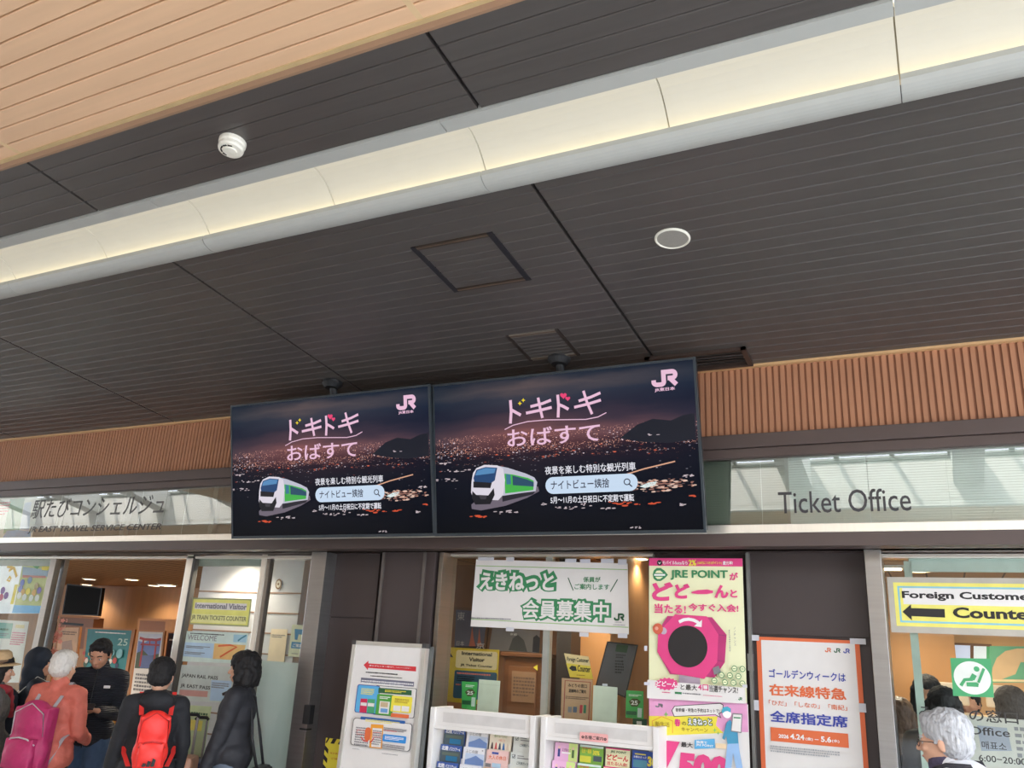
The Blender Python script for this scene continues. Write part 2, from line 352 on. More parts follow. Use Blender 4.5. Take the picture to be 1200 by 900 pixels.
# ceiling speaker
q = cp(788, 279); T = thing('ceiling_speaker', 'flat round pale ceiling speaker in the dark boards right of the hatches', 'speaker', q)
mb = MB(); mb.lathe([(.085, 0), (.085, .006), (.078, .01), (.074, .006), (.074, 0)], q, nrm, 40); mb.build('ring', wp, T)
mb = MB(); mb.lathe([(.0735, .001), (.0735, .005), (.001, .007)], q, nrm, 40); mb.build('grille', M('speaker_mesh', (150, 146, 138), .6, .2, .12, (300, 300, 300)), T)
# hatches
def hatch(label, c, w_thick, w_thin, mt, ms, cx, grp=None):
    P = [cp(*k) for k in c]; xa, xb = (P[0].x + P[3].x) / 2, (P[1].x + P[2].x) / 2; y0, y1 = (P[0].y + P[1].y) / 2, (P[2].y + P[3].y) / 2
    T = thing('ceiling_hatch', label, 'access hatch', ((xa + xb) / 2, (y0 + y1) / 2, cz((y0 + y1) / 2)), 'hatches in the dark boards')
    def bar(xa_, xb_, ya_, yb_, m, nm):
        mb = MB(); mb.sweep([(ya_, cz(ya_) - .006), (yb_, cz(yb_) - .006), (yb_, cz(yb_) + .02), (ya_, cz(ya_) + .02)], xa_, xb_); mb.build(nm, m, T)
    bar(xa, xa + w_thick, y0, y1, mt, 'side_gap'); bar(xb - w_thick, xb, y0, y1, mt, 'side_gap')
    for yy in (y0, y1 - w_thin): bar(xa + w_thick, xb - w_thick, yy, yy + w_thin, ms, 'frame_bar')
    for yy in (y0 + w_thin * .3, y1 - w_thin * .7): 
        mb = MB(); mb.sweep([(yy, cz(yy) - .0075), (yy + w_thin * .35, cz(yy) - .0075), (yy + w_thin * .35, cz(yy)), (yy, cz(yy))], xa + w_thick, xb - w_thick); mb.build('frame_bead', M('bronze_bead', (124, 104, 86), .35, .5), T)
    n = 7
    for i in range(1): 
        mb = MB(); p = (y1 - y0 - 2 * w_thin) / n
        for k in range(n):
            a, b = y0 + w_thin + k * p + .002, y0 + w_thin + (k + 1) * p - .002; mb.sweep([(a, cz(a) + .002), (a + .004, cz(a) - .003), (b - .004, cz(b) - .003), (b, cz(b) + .002)], xa + w_thick, xb - w_thick)
        mb.build('hatch_lid', board, T)
hatch('larger square ceiling hatch with black edges, nearer the cove light', [(482, 291), (576, 270), (622, 327), (533, 342)], .03, .03, M('black_gap', (18, 16, 24), .7), M('dark_bronze', (70, 58, 50), .4, .4), 0)
hatch('smaller ceiling hatch with a metal frame just above the right-hand screen', [(592, 393), (655, 385), (679, 416), (621, 422)], .022, .035, M('dark_bronze2', (60, 52, 47), .4, .4), M('pale_metal', (150, 142, 132), .4, .7), 0)
# flat dark louvred vent by the wall, above the right end of the screen
a, b = cp(873, 405), cp(880, 426); y0, y1 = .945 * D, .992 * D
T = thing('ceiling_vent', 'dark louvred ceiling vent next to the wall above the right end of the screens', 'vent', (a.x - .3, (y0 + y1) / 2, cz(y0)))
m_v = M('brown_vent', (66, 52, 46), .4, .2)
mb = MB()
for (xa, xb, p0, p1) in ((a.x - .62, a.x, y0, y0 + .02), (a.x - .62, a.x, y1 - .02, y1), (a.x - .03, a.x, y0, y1), (a.x - .62, a.x - .59, y0, y1)):
    mb.sweep([(p0, cz(p0) - .02), (p1, cz(p1) - .02), (p1, cz(p1) + .01), (p0, cz(p0) + .01)], xa, xb)
mb.build('frame', m_v, T)
for k in range(5):
    yy = y0 + .03 + k * (y1 - y0 - .05) / 5; mb = MB(); mb.sweep([(yy, cz(yy) - .016), (yy + .022, cz(yy) - .008), (yy + .022, cz(yy) - .003), (yy, cz(yy) - .011)], a.x - .59, a.x - .03); mb.build('louvre_blade', m_v, T)
# ------------------------------------------------------------------ flat signs: printed sheets with lettering
class Sheet:
    """a flat printed thing: plane through o with axes R (right), U (up), facing N = towards the concourse"""
    def __init__(s, name, label, cat, o, R=(1, 0, 0), U=(0, 0, 1), group=None, root=None):
        s.o, s.R, s.U = Vector(o), Vector(R).normalized(), Vector(U).normalized(); s.N = s.R.cross(s.U).normalized()
        s.T = root or thing(name, label, cat, s.o, group); s.acc = {}; s.lay = 0; s.step = .0006; s.n = 0; s.lone = False
    def l(s, u, v):                    # pixel -> sheet coordinates
        r = ray(u, v); e = Vector((0, 0, H)); t = (s.o - e).dot(s.N) / r.dot(s.N); p = e + r * t - s.o; return p.dot(s.R), p.dot(s.U)
    def P(s, a, b, h=0): return s.o + s.R * a + s.U * b + s.N * h
    def mbq(s, part, mat):
        k = (part, mat.name, s.n if part in ('tape',) or s.lone else 0)
        if k not in s.acc: s.acc[k] = (MB(), mat)
        return s.acc[k][0]
    def bump(s): s.lay += 1; s.n += 1; return s.lay * s.step
    def polyl(s, part, mat, pts, thick=.0008, h=None):      # polygon in sheet coordinates
        h = s.bump() if h is None else h
        ar = sum(pts[i][0] * pts[(i + 1) % len(pts)][1] - pts[(i + 1) % len(pts)][0] * pts[i][1] for i in range(len(pts)))
        if ar < 0: pts = pts[::-1]
        s.mbq(part, mat).prism([s.P(a, b, h) for a, b in pts], -s.N * (thick)); return s
    def poly(s, part, mat, px, **k): return s.polyl(part, mat, [s.l(*p) for p in px], **k)
    def rect(s, part, mat, u0, v0, u1, v1, **k):            # upright rectangle from two opposite corners in pixels
        a0, b0 = s.l(u0, v0); a1, b1 = s.l(u1, v1); return s.polyl(part, mat, [(a0, b0), (a1, b0), (a1, b1), (a0, b1)], **k)
    def rrect(s, part, mat, u0, v0, u1, v1, rad=.25, **k):
        a0, b0 = s.l(u0, v0); a1, b1 = s.l(u1, v1); r = rad * min(abs(a1 - a0), abs(b1 - b0)); pts = []
        for cx, cy, t0 in ((a1 - r, b0 - r, 0), (a0 + r, b0 - r, 90), (a0 + r, b1 + r, 180), (a1 - r, b1 + r, 270)):
            for q in range(6):
                t = math.radians(t0 + q * 18); pts.append((cx + r * math.cos(t), cy + r * math.sin(t)))
        return s.polyl(part, mat, pts, **k)
    def disc(s, part, mat, u, v, ru, n=28, ry=None, **k):
        a, b = s.l(u, v); a2, _ = s.l(u + ru, v + ru * .07); r = abs(a2 - a); r2 = r if ry is None else r * ry
        return s.polyl(part, mat, [(a + r * math.cos(2 * math.pi * q / n), b + r2 * math.sin(2 * math.pi * q / n)) for q in range(n)], **k)
    def stroke(s, part, mat, px, wpx, **k):                 # a line of even width along pixels
        L = [Vector(s.l(*p)) for p in px]; a = s.l(*px[0]); b = s.l(px[0][0] + wpx, px[0][1]); wd = abs(b[0] - a[0]) / 2
        lf, rt = [], []
        for i, p in enumerate(L):
            d = (L[min(i + 1, len(L) - 1)] - L[max(i - 1, 0)]).normalized(); n = Vector((-d.y, d.x)) * wd
            lf.append(tuple(p + n)); rt.append(tuple(p - n))
        h = s.bump()
        for i in range(len(L) - 1): s.polyl(part, mat, [lf[i], lf[i + 1], rt[i + 1], rt[i]], h=h, **k)
        return s
    def text(s, part, mat, body, u0, v0, u1, v1, bold=0.0, shear=0.0, rot=0.0, h=None, local=False):   # lettering filling the pixel box
        c = bpy.data.curves.new('lettering', 'FONT'); c.body = body; c.size = 1; c.shear = shear; c.bevel_depth = bold; c.bevel_resolution = 0; c.resolution_u = 3
        if not bold: c.extrude = .002
        o = bpy.data.objects.new('lettering', c); COL.objects.link(o); dg = bpy.context.evaluated_depsgraph_get(); dg.update()
        me = bpy.data.meshes.new_from_object(o.evaluated_get(dg)); bpy.data.objects.remove(o)
        n = len(me.vertices); co = np.empty(n * 3); me.vertices.foreach_get('co', co); co = co.reshape(-1, 3)
        (a0, b0), (a1, b1) = ((u0, v0), (u1, v1)) if local else (s.l(u0, v0), s.l(u1, v1)); lo, hi = co.min(0), co.max(0)
        h = s.bump() if h is None else h
        A = a0 + (co[:, 0] - lo[0]) / (hi[0] - lo[0]) * (a1 - a0); B = b1 + (co[:, 1] - lo[1]) / (hi[1] - lo[1]) * (b0 - b1)
        if rot: 
            ca, cb = (a0 + a1) / 2, (b0 + b1) / 2; A, B = ca + (A - ca) * math.cos(rot) - (B - cb) * math.sin(rot), cb + (A - ca) * math.sin(rot) + (B - cb) * math.cos(rot)
        Z = h + (co[:, 2] - lo[2]) / max(1e-6, hi[2] - lo[2]) * .0005 - .0003
        Rv, Uv, Nv, O = (np.array(x) for x in (s.R, s.U, s.N, s.o))
        W = O + A[:, None] * Rv + B[:, None] * Uv + Z[:, None] * Nv
        s.n += 1; s.lone = True; bm = s.mbq(part, mat).bm; s.lone = False; vs = [bm.verts.new(p) for p in W.tolist()]
        for pgn in me.polygons:
            try: bm.faces.new([vs[i] for i in pgn.vertices])
            except ValueError: pass
        bpy.data.meshes.remove(me); return s
    def rows(s, part, mat, u0, v0, u1, v1, n, seed=0, words=4, slope=None):       # lines of print too small to read: rows of short marks
        rnd = random.Random(seed); a0, b0 = s.l(u0, v0); a1, b1 = s.l(u1, v1); h = s.bump(); rh = max((b0 - b1) / n, abs(a1 - a0) * .035)
        for k in range(n):
            y = b0 - (k + .5) * rh; x = a0; end = a1 - (rnd.random() * .3 * (a1 - a0) if k == n - 1 else 0)
            while x < end - 1e-4:
                wd = min(end - x, rh * (.45 + .5 * rnd.random())); hh = rh * (.22 + .1 * rnd.random())
                s.polyl(part, mat, [(x, y - hh), (x + wd, y - hh), (x + wd, y + hh), (x, y + hh)], h=h); x += wd + rh * .22
        return s
    def jr(s, part, mat, u0, v0, u1, v1):                   # the two-letter railway mark, drawn as thick joined strokes
        a0, b0 = s.l(u0, v0); a1, b1 = s.l(u1, v1); wx, wy = a1 - a0, b0 - b1; t = .085 * wx; h = s.bump()
        arc = lambda cx, cy, rx, ry, t0, t1, n=8: [(cx + rx * math.cos(math.radians(t0 + (t1 - t0) * k / n)), cy + ry * math.sin(math.radians(t0 + (t1 - t0) * k / n))) for k in range(n + 1)]
        def line(pts):
            L = [Vector((a0 + x * wx, b1 + y * wy)) for x, y in pts]; lf, rt = [], []
            for i, p in enumerate(L):
                d = (L[min(i + 1, len(L) - 1)] - L[max(i - 1, 0)]).normalized(); n = Vector((-d.y, d.x)) * t; lf.append(tuple(p + n)); rt.append(tuple(p - n))
            for i in range(len(L) - 1): s.polyl(part, mat, [lf[i], lf[i + 1], rt[i + 1], rt[i]], h=h)
        line([(.085, .42)] + arc(.235, .27, .15, .17, 180, 270) + arc(.37, .27, .1, .17, 270, 360) + [(.47, .4), (.47, .9)])
        line([(.385, .9), (.78, .9)] + arc(.80, .69, .115, .21, 90, -90) + [(.62, .48)])
        line([(.70, .48), (.94, .02)])
        return s
    def done(s):
        for (part, _, _), (mb, mat) in s.acc.items(): mb.build(part, mat, s.T)
        s.acc = {}; return s.T
def ink(name, rgb, **k): return M('ink_' + name, rgb, k.pop('rough', .6), 0, .02, **k)
def facing(name, label, cat, Y, u, v, group=None): return Sheet(name, label, cat, at(u, v, Y), group=group)
I_w, I_k, I_g, I_r, I_b, I_y = ink('white', (236, 234, 232)), ink('black', (34, 30, 30)), ink('green', (54, 132, 84)), ink('red', (210, 50, 58)), ink('blue', (60, 80, 160)), ink('yellow', (236, 220, 70))
I_dg, I_pk, I_or, I_tl, I_gy, I_lb = ink('dark_green', (40, 92, 56)), ink('pink', (222, 66, 130)), ink('orange', (222, 108, 62)), ink('teal', (62, 150, 150)), ink('grey', (128, 126, 130)), ink('light_blue', (90, 172, 220))
# ------------------------------------------------------------------ the two hanging screens
def screen_mat():
    m = bpy.data.materials.new('night_view_screen'); m.use_nodes = True; nt = m.node_tree; b = nt.nodes['Principled BSDF']; N = nt.nodes.new; L = nt.links.new
    b.inputs['Base Color'].default_value = (.004, .004, .005, 1); b.inputs['Roughness'].default_value = .25; b.inputs['Specular IOR Level'].default_value = .08
    uv = N('ShaderNodeUVMap'); uv.uv_map = 'UVMap'; sp = N('ShaderNodeSeparateXYZ'); L(uv.outputs[0], sp.inputs[0])
    nz = N('ShaderNodeTexNoise'); nz.inputs['Scale'].default_value = 3.2; nz.inputs['Detail'].default_value = 4
    mp = N('ShaderNodeMapping'); mp.inputs['Scale'].default_value = (1.2, 3.2, 1); L(uv.outputs[0], mp.inputs[0]); L(mp.outputs[0], nz.inputs[0])
    ad = N('ShaderNodeMath'); ad.operation = 'MULTIPLY_ADD'; ad.inputs[1].default_value = .16; L(nz.outputs[0], ad.inputs[0])
    sb = N('ShaderNodeMath'); sb.operation = 'SUBTRACT'; sb.inputs[1].default_value = .08; L(sp.outputs[1], sb.inputs[0]); L(sb.outputs[0], ad.inputs[2])
    cr = N('ShaderNodeValToRGB'); L(ad.outputs[0], cr.inputs[0]); e = cr.color_ramp.elements
    stops = [(0, (9, 11, 16)), (.30, (16, 20, 32)), (.44, (30, 28, 40)), (.50, (40, 30, 42)), (.56, (82, 52, 58)), (.63, (124, 84, 86)), (.70, (80, 62, 72)), (.79, (46, 46, 62)), (.87, (52, 58, 72)), (.93, (82, 76, 80)), (1, (36, 46, 60))]
    e[0].position, e[0].color = stops[0][0], lin(stops[0][1]) + (1,); e[1].position, e[1].color = stops[-1][0], lin(stops[-1][1]) + (1,)
    for p, c in stops[1:-1]: k = e.new(p); k.color = lin(c) + (1,)
    # left-right fade: the sky is bluer and darker at both sides
    cx = N('ShaderNodeValToRGB'); L(sp.outputs[0], cx.inputs[0]); x = cx.color_ramp.elements
    x[0].color = (.35, .5, .62, 1); x[1].color = (.28, .42, .6, 1); k = x.new(.38); k.color = (1.15, 1, .95, 1); k = x.new(.62); k.color = (.8, .8, .85, 1)
    mu = N('ShaderNodeMix'); mu.data_type = 'RGBA'; mu.blend_type = 'MULTIPLY'; mu.inputs[0].default_value = 1; L(cr.outputs[0], mu.inputs[6]); L(cx.outputs[0], mu.inputs[7])
    # city lights: small bright cells, dense in a band
    def lights(scale, thr, band, col, gain):
        vo = N('ShaderNodeTexVoronoi'); vo.inputs['Scale'].default_value = scale; m2 = N('ShaderNodeMapping'); m2.inputs['Scale'].default_value = (1.0, 1.5, 1); L(uv.outputs[0], m2.inputs[0]); L(m2.outputs[0], vo.inputs[0])
        rg = N('ShaderNodeMapRange'); rg.inputs[1].default_value = .34; rg.inputs[2].default_value = .08; L(vo.outputs['Distance'], rg.inputs[0])
        n2 = N('ShaderNodeTexNoise'); n2.inputs['Scale'].default_value = 1; n2.inputs['Detail'].default_value = 5; m3 = N('ShaderNodeMapping'); m3.inputs['Scale'].default_value = (6, 26, 1); L(uv.outputs[0], m3.inputs[0]); L(m3.outputs[0], n2.inputs[0])
        bd = N('ShaderNodeValToRGB'); L(sp.outputs[1], bd.inputs[0]); q = bd.color_ramp.elements; q[0].position = band[0]; q[0].color = (0, 0, 0, 1); q[1].position = band[-1]; q[1].color = (0, 0, 0, 1)
        for p, val in band[1]: k = q.new(p); k.color = (val,) * 3 + (1,)
        a = N('ShaderNodeMath'); a.operation = 'MULTIPLY_ADD'; a.inputs[1].default_value = 1; L(n2.outputs[0], a.inputs[0]); L(bd.outputs[0], a.inputs[2])
        sx = N('ShaderNodeSeparateColor'); L(vo.outputs['Color'], sx.inputs[0]); a2 = N('ShaderNodeMath'); a2.operation = 'ADD'; L(a.outputs[0], a2.inputs[0]); 
        s3 = N('ShaderNodeMath'); s3.operation = 'MULTIPLY'; s3.inputs[1].default_value = .45; L(sx.outputs[0], s3.inputs[0]); L(s3.outputs[0], a2.inputs[1])
        r2 = N('ShaderNodeMapRange'); r2.inputs[1].default_value = thr; r2.inputs[2].default_value = thr + .22; L(a2.outputs[0], r2.inputs[0])
        g = N('ShaderNodeMath'); g.operation = 'MULTIPLY'; L(rg.outputs[0], g.inputs[0]); L(r2.outputs[0], g.inputs[1])
        g2 = N('ShaderNodeMath'); g2.operation = 'MULTIPLY'; g2.inputs[1].default_value = gain; L(g.outputs[0], g2.inputs[0])
        cm = N('ShaderNodeMix'); cm.data_type = 'RGBA'; cm.inputs[6].default_value = (0, 0, 0, 1); cm.inputs[7].default_value = lin(col) + (1,); cm.clamp_factor = False; L(g2.outputs[0], cm.inputs[0]); return cm
    def addc(p, q):
        a = N('ShaderNodeMix'); a.data_type = 'RGBA'; a.blend_type = 'ADD'; a.inputs[0].default_value = 1; L(p.outputs[2], a.inputs[6]); L(q.outputs[2], a.inputs[7]); return a
    c1 = lights(150, 1.28, (.40, [(.44, .30), (.475, .45), (.50, .40), (.525, .72), (.55, .82), (.57, .55), (.60, .62), (.63, .7), (.645, .45)], .66), (255, 186, 160), 1.7)
    c2 = lights(70, 1.40, (.02, [(.12, .22), (.3, .40), (.44, .50), (.52, .66), (.60, .6)], .66), (235, 225, 240), 1.3)
    c3 = lights(42, 1.48, (.1, [(.3, .40), (.50, .7), (.55, .6)], .62), (255, 120, 80), 1.2)
    out = addc(addc(addc(mu, c1), c2), c3)
    L(out.outputs[2], b.inputs['Emission Color']); b.inputs['Emission Strength'].default_value = 1.0
    return m
def glow(name, rgb, e=.92):
    k = 'lit_' + name
    if k in MATS: return MATS[k]
    m = bpy.data.materials.new(k); m.use_nodes = True; nt = m.node_tree; b = nt.nodes['Principled BSDF']; b.inputs['Base Color'].default_value = (.006, .006, .007, 1)
    b.inputs['Roughness'].default_value = .4; b.inputs['Specular IOR Level'].default_value = .2; b.inputs['Emission Strength'].default_value = e
    nz = nt.nodes.new('ShaderNodeTexNoise'); nz.inputs['Scale'].default_value = 40; mx = nt.nodes.new('ShaderNodeMix'); mx.data_type = 'RGBA'; c = lin(rgb)
    mx.inputs[6].default_value = tuple(q * .96 for q in c) + (1,); mx.inputs[7].default_value = tuple(min(1, q * 1.04) for q in c) + (1,); nt.links.new(nz.outputs[0], mx.inputs[0]); nt.links.new(mx.outputs[2], b.inputs['Emission Color'])
    MATS[k] = m; return m
g_w, g_pk, g_k, g_bg = glow('white', (236, 236, 246)), glow('pale_pink', (240, 196, 222)), glow('ink', (40, 40, 62)), glow('bar', (206, 226, 248))
# right screen: its corners as the photograph shows them; top leans out
BL, BR = at(510, 628.2, .94 * D), at(828, 624.6, .94 * D); zb = (BL.z + BR.z) / 2; wS = BR.x - BL.x; hS = wS / 1.778; tl = math.radians(10.7)
Up = Vector((0, -math.sin(tl), math.cos(tl))); O = Vector((BL.x, .94 * D, zb))
S = Sheet('display_screen', 'right-hand large flat screen showing a night view and a white and green train', 'screen', O, (1, 0, 0), Up, 'station screens')
T = S.T
def slab(name, a0, b0, a1, b1, h0, h1, mat):
    mb = MB(); mb.prism([S.P(a0, b0, h1), S.P(a1, b0, h1), S.P(a1, b1, h1), S.P(a0, b1, h1)], -S.N * (h1 - h0)); return mb.build(name, mat, T)
bez = M('screen_bezel', (58, 66, 72), .35, .3); blk = M('screen_back', (26, 26, 28), .6)
slab('back_case', .01, .01, wS - .01, hS - .01, -.075, -.012, blk)
bz = .014
for a0, b0, a1, b1 in ((0, 0, wS, bz * 1.3), (0, hS - bz, wS, hS), (0, bz, bz, hS - bz), (wS - bz, bz, wS, hS - bz)): slab('bezel', a0, b0, a1, b1, -.014, .004, bez)
me = bpy.data.meshes.new('screen_panel'); me.from_pydata([S.P(bz, bz), S.P(wS - bz, bz), S.P(wS - bz, hS - bz), S.P(bz, hS - bz), S.P(bz, bz, -.011), S.P(wS - bz, bz, -.011), S.P(wS - bz, hS - bz, -.011), S.P(bz, hS - bz, -.011)], [], [(0, 1, 2, 3), (7, 6, 5, 4), (0, 4, 5, 1), (1, 5, 6, 2), (2, 6, 7, 3), (3, 7, 4, 0)])
uvl = me.uv_layers.new(name='UVMap'); uvs = [(0, 0), (1, 0), (1, 1), (0, 1)]
for lp in me.loops: uvl.data[lp.index].uv = uvs[lp.vertex_index % 4]
link('screen_panel', me, screen_mat(), T)
# picture on the screen; pixel positions from the right-hand screen
Z = lambda x, y: (500 + x / 3.5294, 410 + y / 3.5304)
def zp(*a): return [Z(*p) for p in a]
S.poly('picture', glow('hill', (18, 22, 36)), zp((800, 365), (870, 310), (935, 285), (1010, 292), (1060, 270), (1108, 262), (1114, 370), (1000, 385), (880, 380)))
rnd = random.Random(11)
def speck(x, y, wd, hh, m):
    if x + wd > 1118: return
    S.poly('picture', m, [Z(x + wd * math.cos(k * .7), y + hh * math.sin(k * .7) - wd * math.cos(k * .7) * .06) for k in range(9)], h=.0012)
for i in range(120):                   # the lit field at the right
    t = rnd.random() * 2 * math.pi; q = math.sqrt(rnd.random()); x = 965 + 150 * q * math.cos(t); y = 560 + 26 * q * math.sin(t) - 8 * q * math.cos(t); wd = 3 + rnd.random() * 16 * (1.1 - q * .7)
    speck(x, y, wd, 1.2 + rnd.random() * 2.2, [glow('field_a', (150, 104, 92)), glow('field_b', (206, 150, 128)), glow('field_c', (236, 206, 190)), glow('field_d', (110, 76, 72))][min(3, int(rnd.random() * 4))])
S.poly('picture', glow('flare', (225, 240, 240)), zp((880, 565), (920, 548), (952, 545), (945, 560), (905, 572)))
S.stroke('picture', glow('bridge', (226, 170, 140)), zp((800, 523), (900, 492), (1028, 461)), 1.4)
for (x, y, n_, c) in ((820, 636, 14, 'e'), (930, 635, 5, 'e'), (1120, 604, 7, 'e'), (215, 690, 7, 'e'), (320, 670, 9, 't'), (372, 668, 3, 't'), (600, 652, 8, 't'), (745, 655, 6, 't'), (870, 735, 6, 't'), (925, 350, 4, 't'), (540, 655, 3, 't'), (480, 640, 5, 't'), (1040, 640, 6, 't'), (660, 640, 5, 't'), (1085, 520, 8, 't'), (760, 490, 4, 't'), (90, 540, 9, 't'), (130, 500, 8, 't'), (70, 470, 6, 't')):
    for i in range(n_): speck(x + rnd.gauss(0, n_ * 2.6), y + rnd.gauss(0, 3), 2.5 + rnd.random() * (12 if c == 'e' else 7), 1.2 + rnd.random() * (3 if c == 'e' else 1.6), glow('ember', (216, 84, 50)) if c == 'e' else glow('twinkle', (206, 190, 196)))
# title: each kana drawn as strokes of its own
def kana(strokes, wd, mat=g_pk):
    for st in strokes: S.stroke('title_lettering', mat, zp(*st), wd)
kana([[(347, 208), (350, 255), (347, 305)], [(350, 248), (368, 258), (390, 270)]], 3.2)
kana([[(430, 235), (480, 222), (515, 208)], [(412, 262), (470, 250), (518, 238)], [(462, 198), (470, 240), (480, 282)]], 3.0)
kana([[(543, 186), (547, 232), (545, 280)], [(547, 226), (566, 234), (588, 246)]], 3.2)
kana([[(630, 212), (680, 196), (720, 178)], [(612, 238), (670, 224), (722, 208)], [(650, 170), (664, 215), (686, 266)]], 3.0)
S.stroke('title_lettering', g_pk, zp((325, 330), (360, 312), (420, 297), (500, 290), (580, 289), (660, 288), (710, 278), (745, 260)), .9)
for x, y, c in ((402, 209, 'y'), (388, 222, 'y')):
    S.poly('sparkle', glow('gold', (240, 214, 40)), [Z(x + (9 if k % 2 == 0 else 4) * math.cos(k * math.pi / 4), y + (9 if k % 2 == 0 else 4) * math.sin(k * math.pi / 4)) for k in range(8)])
for x, y, q in ((568, 190, 1.15), (586, 202, .85)):
    S.poly('heart', glow('rose', (236, 70, 120)), [Z(x + q * .75 * 16 * math.sin(t) ** 3, y - q * .75 * (13 * math.cos(t) - 5 * math.cos(2 * t) - 2 * math.cos(3 * t) - math.cos(4 * t))) for t in [2 * math.pi * k / 24 for k in range(24)]])
S.text('title_lettering', g_pk, 'おばすて', *Z(335, 330), *Z(722, 378), bold=.012, rot=.0)
S.jr('logo', g_pk, *Z(930, 92), *Z(1042, 144)); S.text('logo', g_pk, 'JR東日本', *Z(945, 160), *Z(1030, 169), bold=.03)
S.text('caption_lettering', g_w, '夜景を楽しむ特別な観光列車', *Z(492, 483), *Z(868, 499), bold=.012)
S.rrect('search_bar', g_bg, *Z(494, 528), *Z(878, 583), rad=.49)
S.text('search_lettering', g_k, 'ナイトビュー姨捨', *Z(517, 541), *Z(760, 570), bold=.012)
cxx, cyy = 832, 546
S.stroke('search_lettering', g_k, [Z(cxx + 12 * math.cos(k * math.pi / 8), cyy + 12 * math.sin(k * math.pi / 8)) for k in range(17)], 1.1); S.stroke('search_lettering', g_k, zp((841, 555), (853, 566)), 1.3)
S.text('caption_lettering', g_w, '5月〜11月の土日祝日に不定期で運転', *Z(516, 607), *Z(862, 626), bold=.02)
# train
S.poly('train_picture', glow('halo', (120, 110, 124), .8), zp((190, 640), (215, 618), (300, 600), (465, 565), (470, 585), (420, 612), (330, 645), (230, 664), (192, 658)))
S.poly('train_picture', glow('car_side', (196, 196, 212)), zp((300, 480), (340, 488), (415, 512), (450, 528), (462, 548), (455, 585), (395, 592), (320, 604)))
S.poly('train_picture', glow('side_green', (70, 180, 76)), zp((327, 512), (362, 516), (424, 530), (448, 542), (446, 580), (395, 586), (330, 594)))
S.poly('train_picture', glow('side_window', (40, 78, 104)), zp((360, 520), (420, 536), (448, 548), (448, 566), (420, 564), (362, 560)))
S.poly('train_picture', glow('door_window', (60, 120, 150)), zp((334, 514), (352, 517), (354, 556), (336, 557)))
S.poly('train_picture', glow('under_car', (38, 36, 46)), zp((318, 604), (455, 585), (445, 598), (320, 628)))
S.poly('train_picture', glow('car_front', (226, 220, 232)), zp((212, 490), (245, 476), (298, 478), (322, 492), (330, 540), (322, 600), (302, 622), (200, 618), (190, 590), (192, 545), (198, 510)))
S.poly('train_picture', glow('windscreen', (34, 70, 116)), zp((212, 497), (250, 485), (298, 488), (288, 540), (272, 552), (204, 548), (200, 530)))
S.poly('train_picture', glow('windscreen_high', (86, 140, 190)), zp((216, 500), (250, 489), (292, 491), (286, 510), (208, 520)))
S.poly('train_picture', glow('nose_band', (24, 24, 32)), zp((200, 545), (276, 550), (270, 572), (200, 570)))
S.poly('train_picture', glow('skirt', (24, 24, 30)), zp((196, 584), (212, 600), (262, 602), (284, 572), (288, 600), (270, 638), (208, 640), (194, 612)))
S.poly('train_picture', glow('plough', (60, 58, 66)), zp((224, 600), (256, 602), (252, 618), (230, 618)))
S.step = .0002
S.done()
# mount on the ceiling
def mount(root, xm, ym):
    zt = O.z + Up.z * hS
    mb = MB(); mb.tube([(xm, ym, cz(ym) + .005), (xm, ym + .12, zt - .25)], .028, 10); o = mb.build('mount_pole', blk, root)
    mb = MB(); mb.lathe([(.075, 0), (.075, .02), (.05, .05)], (xm, ym, cz(ym) + .002), nrm, 20); mb.build('mount_plate', blk, root)
    mb = MB(); mb.box((xm, ym + .2, zt - .42), (.5, .03, .3)); mb.tube([(xm, ym + .12, zt - .25), (xm, ym + .2, zt - .35)], .028, 8); mb.build('mount_bracket', blk, root)
ym = .945 * D
mount(T, at(655, 424, .92 * D).x, ym - .12)
# left screen: the same screen, leaning a touch more
BLl = at(271.5, 632, .94 * D); L2 = copy_tree(T, 'left-hand large flat screen showing a night view and a white and green train', (BLl.x - BL.x, 0, BLl.z - zb + .004), 'station screens'); L2.rotation_euler = (math.radians(1.9), 0, 0)
# ------------------------------------------------------------------ lettering on the transom
tdark = M('dark_cut_letter', (58, 56, 58), .5)
S = facing('sign_lettering', 'dark words Ticket Office fixed on the right transom glass', 'lettering', D - .001, 911, 598)
S.text('letters', tdark, 'Ticket Office', 911.5, 576.5, 1068.5, 598.5, bold=.004); S.done()
S = facing('sign_lettering', 'slanted dark English name of the travel service centre on the left transom', 'lettering', D - .001, 34, 625)
S.text('letters', M('grey_cut_letter', (66, 62, 60), .5), 'JR EAST TRAVEL SERVICE CENTER', 34, 617.2, 188, 622.6, bold=.014, shear=.2); S.done()
S = facing('sign_lettering', 'thin grey Japanese lettering above the English name on the left transom', 'lettering', D - .001, 38, 606)
S.text('letters', M('pale_cut_letter', (84, 84, 82), .5), '駅たびコンシェルジュ', 40, 586, 191, 603, bold=.004, shear=.1); S.done()
S = facing('window_poster', 'green, blue and white poster behind the far left end of the transom glass', 'poster', D + .03, 0, 600)
S.rect('sheet', M('poster_white', (224, 222, 218)), -40, 583, 37, 631); S.poly('picture', M('poster_green', (70, 150, 100)), [(12, 585), (29, 584), (22, 624), (4, 625)]); S.poly('picture', M('poster_blue', (90, 160, 220)), [(3, 631), (8, 622), (20, 621), (36, 623), (36, 630)])
S.poly('picture', M('poster_violet', (176, 190, 222)), [(29, 590), (37, 588), (34, 622), (23, 620)]); S.rows('lettering', I_r, -2, 588, 9, 604, 5, 3); S.done()
